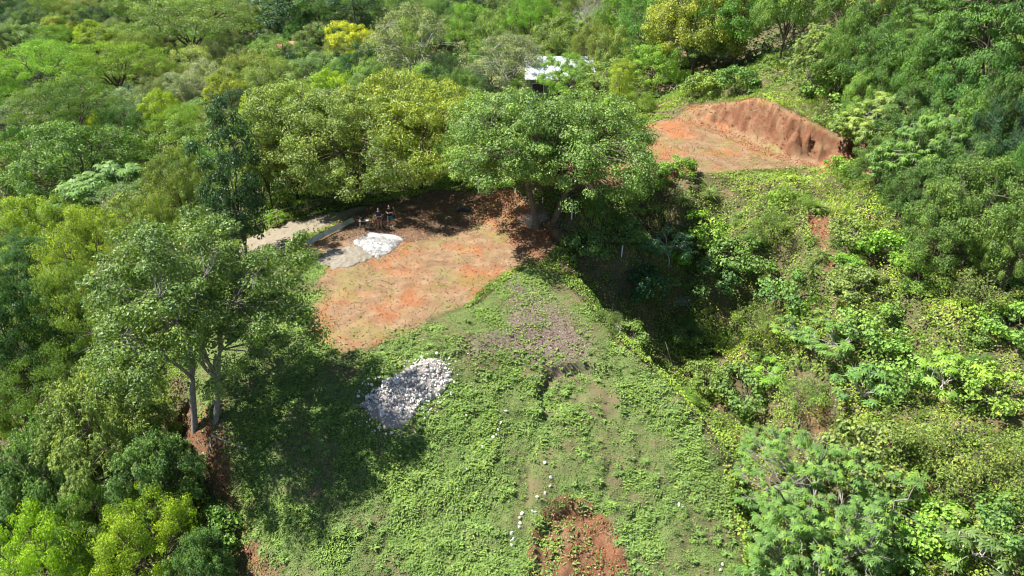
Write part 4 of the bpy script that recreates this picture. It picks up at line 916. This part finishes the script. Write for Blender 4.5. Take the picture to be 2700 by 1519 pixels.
# ------------------------------------------------------------------ posts
M_pvc = simple('white_painted_post', (.72, .76, .78), .5, 3, .08)
M_wood = simple('grey_timber', (.20, .17, .14), .85, 9, .35, bump=.4)
M_pole = simple('peeled_pole', (.30, .25, .19), .85, 9, .3)
def post(px, py, toppy, rad, mat, label, lean=(0, 0), name='post', square=False, group=None, cat='post'):
    x, y, z = gp(px, py); d = depth_of(x, y, z); h = (py-toppy)/F*d/math.cos(PITCH-math.radians(3)); T = Tubes(4 if square else 8)
    top = np.array([lean[0]*h, lean[1]*h, h]); T.add(np.array([[0, 0, -.3], [0, 0, 0], top*.5, top, top*1.004]), [rad, rad, rad, rad, .002])
    o = link(name, T.mesh(name, mat), None, (x, y, z)); return tag(o, label, cat, group)
g_ = 'white boundary posts along the ridge and the gully'
for a in [(1262,507,460,'white post in front of the dark tree shade'),(1359,523,498,'short white post above the red bank'),(1431,535,522,'thin white post behind the two trunks'),(1507,578,545,'white post right of the surface roots'),
          (1588,628,609,'white post leaning in the shaded bushes'),(1638,680,653,'white post near the bluish star-leaved plant'),(1872,1012,985,'lowest white post, beside the sunlit bush'),(1688,586,576,'tiny white stub of a post in the shade')]:
    post(a[0], a[1], a[2], .05, M_pvc, a[3], (.03 if a[0] > 1500 else 0, 0), 'boundary_post', group=g_)
post(2083, 207, 168, .06, M_wood, 'left weathered fence post above the cut bank', (.03, 0), 'fence_post', True, 'old fence posts above the cut bank', 'fence post')
post(2120, 220, 189, .06, M_wood, 'right weathered fence post above the cut bank', (.03, 0), 'fence_post', True, 'old fence posts above the cut bank', 'fence post')
post(1293, 513, 484, .06, M_wood, 'dark stump-like post under the trees beside the white post', (0, 0), 'wooden_post', True)
post(1047, 580, 550, .035, M_pole, 'slanting bare pole in the shade right of the two people', (-.22, 0), 'wooden_pole', cat='pole')
post(1775, 976, 912, .02, M_pole, 'thin pale stick lying across the shaded gully side', (-.35, .3), 'stick', cat='stick')
post(1921, 875, 850, .03, M_dead, 'pale dead stick slanting on the gully rim', (.8, 0), 'stick', cat='stick')
# wire fence by the gravel road
fr = root('wire_fence', gp(640, 622), 'sagging two-strand wire fence along the gravel road', 'fence')
base = np.array(fr.location); fp = []
for (a, b) in [(610, 632), (738, 598), (815, 574), (893, 543), (960, 512)]:
    x, y, z = gp(a, b); z_ = float(smooth_h([x], [y])[0]); fp.append(np.array([x, y, z_])-base)
    T = Tubes(6); T.add(np.array([fp[-1]-[0, 0, .3], fp[-1]+[.02, 0, .6], fp[-1]+[0, 0, 1.1], fp[-1]+[0, 0, 1.105]]), [.05, .045, .04, .002]); link('fence_post', T.mesh('fence_post', M_pole), fr)
M_wire = simple('rusty_wire', (.42, .38, .30), .5, 20, .2, metal=.3)
for hgt in (.5, .95):
    pts = []
    for i in range(len(fp)-1):
        for t in np.linspace(0, 1, 9)[:-1]: q = fp[i]*(1-t)+fp[i+1]*t; pts.append(q+np.array([0, 0, hgt-.1*math.sin(t*PI)]))
    pts.append(fp[-1]+[0, 0, hgt]); T = Tubes(4); T.add(np.array(pts), .013); link('wire', T.mesh('wire', M_wire), fr)
# long corrugated metal sheet leaning on the bank
a = np.array(gp(815, 652)); b = np.array(gp(928, 594)); L_ = np.linalg.norm(b-a)+.4; n = 90; wd = .42
mx, mn, ml, mp_ = newmat('galvanised_sheet'); mp_.inputs['Metallic'].default_value = .75; mp_.inputs['Roughness'].default_value = .38
tc_ = mn.new('ShaderNodeTexCoord'); nn_ = noise_node(mn, 2.5, 5, .6, tc_.outputs['Object'], ml); rr_ = ramp(mn, [(.35, (.34, .42, .46)), (.6, (.6, .66, .68))]); ml.new(nn_.outputs['Fac'], rr_.inputs[0]); ml.new(rr_.outputs[0], mp_.inputs['Base Color'])
t = np.linspace(0, L_, n); k = 9; V = []
for th in (0, .012):
    for j in range(k):
        u = j/(k-1); V.append(np.stack([t, np.full(n, u*wd*.62), u*wd*.62+.02*np.cos(u*PI*8)+.03*np.sin(t*1.7)*u+th+.05], -1))
V = np.concatenate(V); fc = []
for s_ in (0, 1):
    for j in range(k-1):
        i = np.arange(n-1)+(s_*k+j)*n; q = np.stack([i, i+1, i+1+n, i+n], -1); fc.append(q if s_ else q[:, ::-1])
for j in (0, k-1): i = np.arange(n-1)+j*n; fc.append(np.stack([i, i+1, i+1+k*n, i+k*n], -1))
o = link('metal_sheet', mk_mesh('metal_sheet', V, np.concatenate(fc), mx), None, tuple(a+np.array([0, 0, .12]))); dv = b-a
o.rotation_euler = (0, -math.atan2(dv[2], np.hypot(dv[0], dv[1])), math.atan2(dv[1], dv[0])); tag(o, 'long dented galvanised sheet propped along the bank of the gravel road', 'metal sheet')
# ------------------------------------------------------------------ the two people in the shade
M_skin = simple('skin', (.42, .25, .17), .55, 5, .08); M_hair = simple('hair', (.02, .014, .01), .6, 20, .3)
def skin_obj(name, verts, edges, mat, parent, levels=2):
    me = bpy.data.meshes.new(name); me.from_pydata([v[:3] for v in verts], edges, []); me.materials.append(mat)
    o = link(name, me, parent); md = o.modifiers.new('skin', 'SKIN'); md.use_smooth_shade = True
    sv = me.skin_vertices[0].data
    for i, v in enumerate(verts): rr = v[3] if isinstance(v[3], tuple) else (v[3], v[3]); sv[i].radius = rr; sv[i].use_root = (i == 0)
    sb = o.modifiers.new('smooth', 'SUBSURF'); sb.levels = levels; sb.render_levels = levels
    return o
def person(px, py, label, shirt, shorts, h=1.76, rz=0, spread=.13, hand_z=1.08, shoe=None, reach=0.26):
    x, y, z = gp(px, py); R_ = root('person', (x, y, z-.01), label, 'person', rz=rz, sc=h/1.76)
    # faces the camera: -Y is forward
    v = [(0, 0, .96, (.15, .11)), (0, .01, 1.12, (.135, .10)), (0, .01, 1.30, (.16, .11)), (0, .015, 1.42, (.12, .09)), (0, .01, 1.50, .058), (0, -.015, 1.57, .066), (0, -.012, 1.65, (.075, .09)), (0, 0, 1.725, (.055, .065)), (0, -.105, 1.625, .012)]
    e = [(0, 1), (1, 2), (2, 3), (3, 4), (4, 5), (5, 6), (6, 7), (6, 8)]
    for s in (-1, 1):
        b_ = len(v); v += [(s*.09, 0, .88, .095), (s*(.07+spread*.4), -.01, .50, .060), (s*(.06+spread*.55), .0, .34, .058), (s*(.05+spread*.75), .02, .10, .038), (s*(.05+spread*.8), .0, .045, .042), (s*(.07+spread*.9), -.16, .03, (.042, .026))]
        e += [(0, b_), (b_, b_+1), (b_+1, b_+2), (b_+2, b_+3), (b_+3, b_+4), (b_+4, b_+5)]
        b_ = len(v); hx = s*.07; hy = -reach; v += [(s*.19, .015, 1.40, .055), (s*.25, 0, 1.13, .043), (s*.17, -reach*.55, hand_z, .034), (hx, hy, hand_z+.02, (.034, .02)), (hx-s*.02, hy-.05, hand_z+.03, (.036, .018))]
        e += [(3, b_), (b_, b_+1), (b_+1, b_+2), (b_+2, b_+3), (b_+3, b_+4)]
        c_ = b_+4; p = v[c_]
        for q in range(4):
            f = len(v); ln = (.045, .055, .05, .038)[q]; zz = p[2]+(q-1.5)*.018
            v += [(p[0]-s*.015, p[1]-.02, zz, .009), (p[0]-s*(.02+ln*.4), p[1]-.02-ln*.6, zz+.004, .008), (p[0]-s*(.03+ln), p[1]-.02-ln*.5, zz+.006, .0065)]; e += [(c_, f), (f, f+1), (f+1, f+2)]
        f = len(v); v += [(p[0]-s*.02, p[1]+.01, p[2]+.035, .010), (p[0]-s*.05, p[1]-.01, p[2]+.05, .008)]; e += [(b_+3, f), (f, f+1)]
    skin_obj('body', v, e, M_skin, R_)
    sv = [(0, .01, 1.02, (.165, .125)), (0, .012, .93, (.165, .125)), (0, .012, 1.15, (.155, .12)), (0, .012, 1.30, (.178, .125)), (0, .016, 1.42, (.14, .10)), (0, .012, 1.475, (.075, .07))]
    se = [(0, 1), (0, 2), (2, 3), (3, 4), (4, 5)]
    for s in (-1, 1): b_ = len(sv); sv += [(s*.185, .015, 1.405, .078), (s*.235, .005, 1.20, .072)]; se += [(4, b_), (b_, b_+1)]
    skin_obj('shirt', sv, se, shirt, R_)
    pv = [(0, .005, .93, (.165, .125))]; pe = []
    for s in (-1, 1): b_ = len(pv); pv += [(s*.095, 0, .80, .112), (s*(.075+spread*.4), -.005, .52, .098)]; pe += [(0, b_), (b_, b_+1)]
    skin_obj('shorts', pv, pe, shorts, R_)
    skin_obj('hair', [(0, .02, 1.71, (.088, .098)), (0, .045, 1.66, (.085, .06))], [(0, 1)], M_hair, R_)
    for s in (-1, 1):
        skin_obj('eye', [(s*.03, -.092, 1.648, .010), (s*.03, -.096, 1.648, .008)], [(0, 1)], M_hair, R_, 1)
        if shoe: skin_obj('shoe', [(s*(.05+spread*.8), .03, .045, (.05, .045)), (s*(.06+spread*.86), -.08, .04, (.052, .036)), (s*(.075+spread*.93), -.19, .033, (.042, .028))], [(0, 1), (1, 2)], shoe, R_, 1)
    return R_
M_navy = simple('navy_cloth', (.02, .035, .075), .85, 9, .25); M_black = simple('black_cloth', (.012, .013, .016), .85, 9, .25); M_blue = simple('blue_cloth', (.02, .14, .27), .8, 9, .2)
M_pat = simple('patterned_red_cloth', (.30, .13, .11), .8, 11, .55); M_wshoe = simple('pale_shoe', (.55, .5, .45), .6, 9, .15); M_dark = simple('dark_plastic', (.02, .02, .022), .4, 5, .1)
person(1002, 604, 'man in a navy T-shirt and patterned reddish shorts standing in the shade', M_navy, M_pat, 1.80, .1, .10)
person(1030, 596, 'man in a black T-shirt and blue shorts standing right of the other man', M_black, M_blue, 1.80, -.15, .18, 1.16, M_wshoe)
def box_mesh(name, sx, sy, sz, mat, bev=.01):
    import bmesh
    bm = bmesh.new(); bmesh.ops.create_cube(bm, size=1); bmesh.ops.scale(bm, vec=(sx, sy, sz), verts=bm.verts)
    if bev: bmesh.ops.bevel(bm, geom=bm.edges[:], offset=bev, segments=2, affect='EDGES')
    me = bpy.data.meshes.new(name); bm.to_mesh(me); bm.free(); me.materials.append(mat); return me
x, y, z = gp(1002, 604); dr = root('drone_controller', (x, y-.36, z+1.12), 'small controller held by the man in the navy T-shirt', 'controller'); link('handset', box_mesh('handset', .15, .09, .05, M_dark), dr); l = link('screen', box_mesh('screen', .13, .012, .075, simple('screen_glass', (.25, .27, .3), .2)), dr, (0, .05, .05))
for s in (-1, 1): T = Tubes(5); T.add(np.array([[s*.05, .03, .02], [s*.06, .05, .12], [s*.06, .05, .121]]), [.006, .006, .001]); link('aerial', T.mesh('aerial', M_dark), dr)
# rustic trestle with a bag and papers
x, y, z = gp(962, 606); tb = root('trestle', (x, y, z), 'rustic trestle of crooked branch legs left of the two men', 'trestle')
link('top', box_mesh('top', .75, .42, .04, M_pole), tb, (0, 0, .72))
for sx in (-.28, .28):
    for sy in (-.15, .15): T = Tubes(6); T.add(np.array([[sx*1.15, sy*1.3, -.1], [sx*1.25+.02, sy*1.2, .3], [sx, sy, .70]]), [.03, .028, .025]); link('leg', T.mesh('leg', M_pole), tb)
bag = root('backpack', (x-.12, y, z+.74), 'dark backpack lying on the rustic trestle', 'backpack')
skin_obj('bag_body', [(-.16, 0, .13, (.14, .13)), (.0, 0, .17, (.17, .15)), (.16, 0, .10, (.10, .10))], [(0, 1), (1, 2)], M_black, bag, 2)
T = Tubes(6); T.add(np.array([[-.18, -.05, .2], [-.08, -.2, .26], [.08, -.2, .22], [.16, -.06, .1]]), [.015]*4); link('strap', T.mesh('strap', M_navy), bag)
tag(link('paper', box_mesh('paper', .24, .2, .012, simple('white_paper', (.7, .72, .72), .6, 5, .05), .003), None, (x+.27, y-.05, z+.748)), 'pale sheaf of papers on the right end of the trestle', 'papers')
# dark crumpled sheet in the shade
x, y, z = gp(1222, 552); a = np.linspace(-.6, .6, 16); A_, B_ = np.meshgrid(a, a*.6); q = np.stack([A_.ravel(), B_.ravel(), .10+.16*fbm(A_.ravel()*3+5, B_.ravel()*3, 401)*(1-np.maximum(abs(A_.ravel()/.62), abs(B_.ravel()/.38))**4)], -1)
q[:, 2] -= .09*np.maximum(abs(A_.ravel()/.6), abs(B_.ravel()/.36))**6
i = (np.arange(15)[:, None]*16+np.arange(15)[None]).ravel(); o = link('plastic_sheet', mk_mesh('plastic_sheet', q, np.stack([i, i+1, i+17, i+16], -1), M_dark, smooth=True), None, (x, y, z)); o.modifiers.new('solid', 'SOLIDIFY').thickness = .01
tag(o, 'dark crumpled plastic lying in the tree shade at the back of the pad', 'plastic sheet')
# ------------------------------------------------------------------ dry tuft, roots, dead branches
def twigs(name, loc, label, cat, n, R_, Hh, mat, seed, rad=.012, col=None):
    r = np.random.default_rng(seed); T = Tubes(4)
    for _ in range(n):
        a = r.random()*6.28; q = np.array([math.cos(a)*R_*r.random(), math.sin(a)*R_*r.random(), Hh*(.5+.6*r.random())]); b0 = np.array([r.normal()*R_*.15, r.normal()*R_*.15, -.05])
        T.add(bez(b0, (b0+q)/2+np.array([0, 0, Hh*.25])+r.normal(size=3)*R_*.12, q, 5), np.linspace(rad, rad*.35, 5))
        if r.random() < .7: m0 = b0*.4+q*.6; e = q+r.normal(size=3)*R_*.35; T.add(np.array([m0, (m0+e)/2, e]), [rad*.7, rad*.5, rad*.25])
    return tag(link(name, T.mesh(name, mat), None, loc), label, cat)
M_dry = simple('dry_grass', (.33, .33, .32), .85, 9, .25)
twigs('dry_tuft', gp(1398, 592), 'grey dry grass tuft left of the two big trunks', 'dry tuft', 150, .85, .7, M_dry, 1, .012)
twigs('dry_tuft', gp(1432, 582), 'grey dry grass tuft between the two big trunks', 'dry tuft', 90, .6, .55, M_dry, 2, .012)
twigs('exposed_roots', tuple(np.array(gp(2048, 262))+[0, -.4, 0]), 'tangle of pale roots hanging at the crest of the cut bank', 'roots', 46, 1.3, -.9, M_dead, 3, .022)
twigs('dead_branch', gp(2640, 735), 'pale bare branches spreading at the right edge of the slope', 'dead branch', 16, 2.2, .9, M_dead, 4, .03)
twigs('dead_branch', gp(2560, 850), 'pale dead twigs in the grey-green bush on the right slope', 'dead branch', 18, 1.6, .5, M_dead, 5, .022)
twigs('dead_brush', gp(1620, 860), 'pale dry brush on the shaded flank of the spur', 'dead brush', 70, 1.3, .3, M_dead, 6, .012)
twigs('dead_brush', gp(1800, 790), 'grey dry brush halfway down the gully', 'dead brush', 80, 1.3, .45, M_dry, 7, .012)
o = twigs('surface_roots', gp(1490, 598), 'surface roots running downhill from the right-hand trunk', 'roots', 12, 1.5, .03, M_bark, 8, .07)
for (a, b, c, rr_, lab) in [((505, 1128), (480, 1165), (470, 1195), .05, 'pale root creeping left from the two-stemmed tree'), ((560, 1148), (600, 1170), (660, 1185), .06, 'long root running right from the two-stemmed tree'), ((555, 1155), (560, 1190), (545, 1215), .05, 'short root pointing down from the two-stemmed tree'), ((612, 1358), (600, 1368), (594, 1382), .05, 'curved pale root lying on the red soil strip')]:
    q = [np.array(gp(*w_)) for w_ in (a, b, c)]; T = Tubes(6); T.add(bez(q[0], q[1], q[2], 6)-q[0]+[0, 0, .02], np.linspace(rr_, rr_*.4, 6)); tag(link('surface_root', T.mesh('surface_root', M_pale), None, q[0]), lab, 'root')
# ------------------------------------------------------------------ the house behind the trees
hx0, hx1 = 1.7, 11.3; hy0, hy1 = 93.2, 99.2
hz = float(smooth_h([6.2], [95])[0]); M_wall = simple('green_plaster', (.16, .2, .17), .9, 3, .12); ml_ = simple('white_metal_roofing', (.55, .58, .63), .4, 1.2, .22, spec=.5)
hs = root('house', (6.5, 96, hz), 'low house with a bright white sheet roof behind the trees', 'house')
def local(me, name, loc, rot=None, parent=hs):
    o = link(name, me, parent, loc); 
    if rot: o.rotation_euler = rot
    return o
W_, D_ = hx1-hx0, hy1-hy0; e0 = 1.3-hz; e1 = 3.1-hz
ang = math.atan2(e1-e0, D_)
# ribbed roof
n = 120; t = np.linspace(-W_/2, W_/2, n); rib = .035*(np.abs(((t*3) % 1)-.5) < .14); V = []
for th in (0, .05):
    for s_ in (-.5, .5): V.append(np.stack([t, np.full(n, s_*math.hypot(D_, e1-e0)), rib-th], -1))
V = np.concatenate(V); i = np.arange(n-1); fc = np.concatenate([np.stack([i, i+1, i+1+n, i+n], -1), np.stack([i+2*n, i+3*n, i+1+3*n, i+1+2*n], -1), np.stack([i, i+2*n, i+1+2*n, i+1], -1), np.stack([i+n, i+n+1, i+1+3*n, i+3*n], -1)])
local(mk_mesh('roof', V, fc, ml_), 'roof', (0, 0, (e0+e1)/2), (ang, 0, 0))
wall_h = e0-.15
T_ = local(box_mesh('wall', W_-1.6, D_-1.8, wall_h, M_wall, .0), 'wall', (0, .3, wall_h/2-.05))
fy = .3-(D_-1.8)/2
for (cx, cw, cz, ch, nm) in [(-3.0, 1.5, 1.45, 1.1, 'window'), (.2, 1.0, 1.05, 2.1, 'door'), (2.9, 1.5, 1.45, 1.1, 'window')]:
    f_ = local(box_mesh(nm, cw, .08, ch, M_dark), nm, (cx, fy-.03, cz)); 
    for (dx, dz, sx, sz) in [(0, ch/2+.03, cw+.12, .06), (-cw/2-.03, 0, .06, ch), (cw/2+.03, 0, .06, ch)]: link('frame', box_mesh('frame', sx, .12, sz, M_pvc, .004), f_, (dx, 0, dz))
for cx in (-W_/2+.3, -1.4, 1.8, W_/2-.3): local(box_mesh('porch_post', .12, .12, e0-.05, M_wood), 'porch_post', (cx, -D_/2+.25, (e0-.1)/2))
bx = root('water_tank', (2.6, 91.0, float(smooth_h([2.6], [91.0])[0])), 'pale blue water tank left of the house', 'water tank'); T = Tubes(20); T.add(np.array([[0, 0, -.1], [0, 0, 0], [0, 0, 1.3], [0, 0, 1.45], [0, 0, 1.46]]), [.5, .55, .55, .3, .01]); M_tank = simple('blue_plastic', (.25, .42, .62), .5, 3, .1); link('tank_shell', T.mesh('tank_shell', M_tank), bx)
T = Tubes(14); T.add(np.array([[0, 0, 1.42], [0, 0, 1.52], [0, 0, 1.53]]), [.2, .2, .01]); link('lid', T.mesh('lid', M_dark), bx)
# shed gate with rails
x, y = 8.4, 86.5; zg = float(smooth_h([x], [y])[0]); sg = root('yard_gate', (x, y, zg), 'grey sheet gate with a pale sloping rail in front of the house', 'gate')
link('panel', box_mesh('panel', 2.2, .05, 1.2, simple('grey_sheet', (.13, .13, .14), .6, 3, .1)), sg, (0, 0, .6))
for a_ in (-1.1, .35, 1.1): link('gate_post', box_mesh('gate_post', .08, .1, 2.0, M_pvc), sg, (a_, -.06, 1.0))
l = link('rail', box_mesh('rail', 3.2, .07, .09, M_pvc), sg, (-1.0, -.12, 1.75)); l.rotation_euler = (0, -.13, 0)
link('rail', box_mesh('rail', 1.0, .07, .09, M_pole), sg, (.8, -.14, 1.3))
# far tiled roofs between the crowns
M_tile = simple('faded_red_tile', (.45, .19, .15), .85, 4, .2)
for (px, py, wp, lab) in [(722, 112, 44, 'faded red roof showing between crowns, left one'), (770, 102, 30, 'small faded red roof right of the other one'), (803, 114, 16, 'tiny red roof gable left of the yellow tree')]:
    q = ray_hit(px, py, 4.5); zq = float(smooth_h(q[0:1], q[1:2])[0]); s_ = wp/F*depth_of(q[0], q[1], zq+4); h_ = root('far_house', (q[0], q[1], zq), lab, 'house')
    link('wall', box_mesh('wall', s_*.9, s_*.7, 3.6, M_wall, 0), h_, (0, 0, 1.8))
    V = np.array([(-.5, -.45, 3.5), (.5, -.45, 3.5), (.5, .45, 3.5), (-.5, .45, 3.5), (-.5, 0, 3.5+.9/s_*s_), (.5, 0, 4.4)]); V[:, :2] *= s_; V[4:, 2] = 3.5+s_*.22
    me = bpy.data.meshes.new('roof'); me.from_pydata([tuple(v_) for v_ in V], [], [(0, 1, 5, 4), (2, 3, 4, 5), (1, 2, 5), (3, 0, 4), (3, 2, 1, 0)]); me.materials.append(M_tile); link('roof', me, h_)
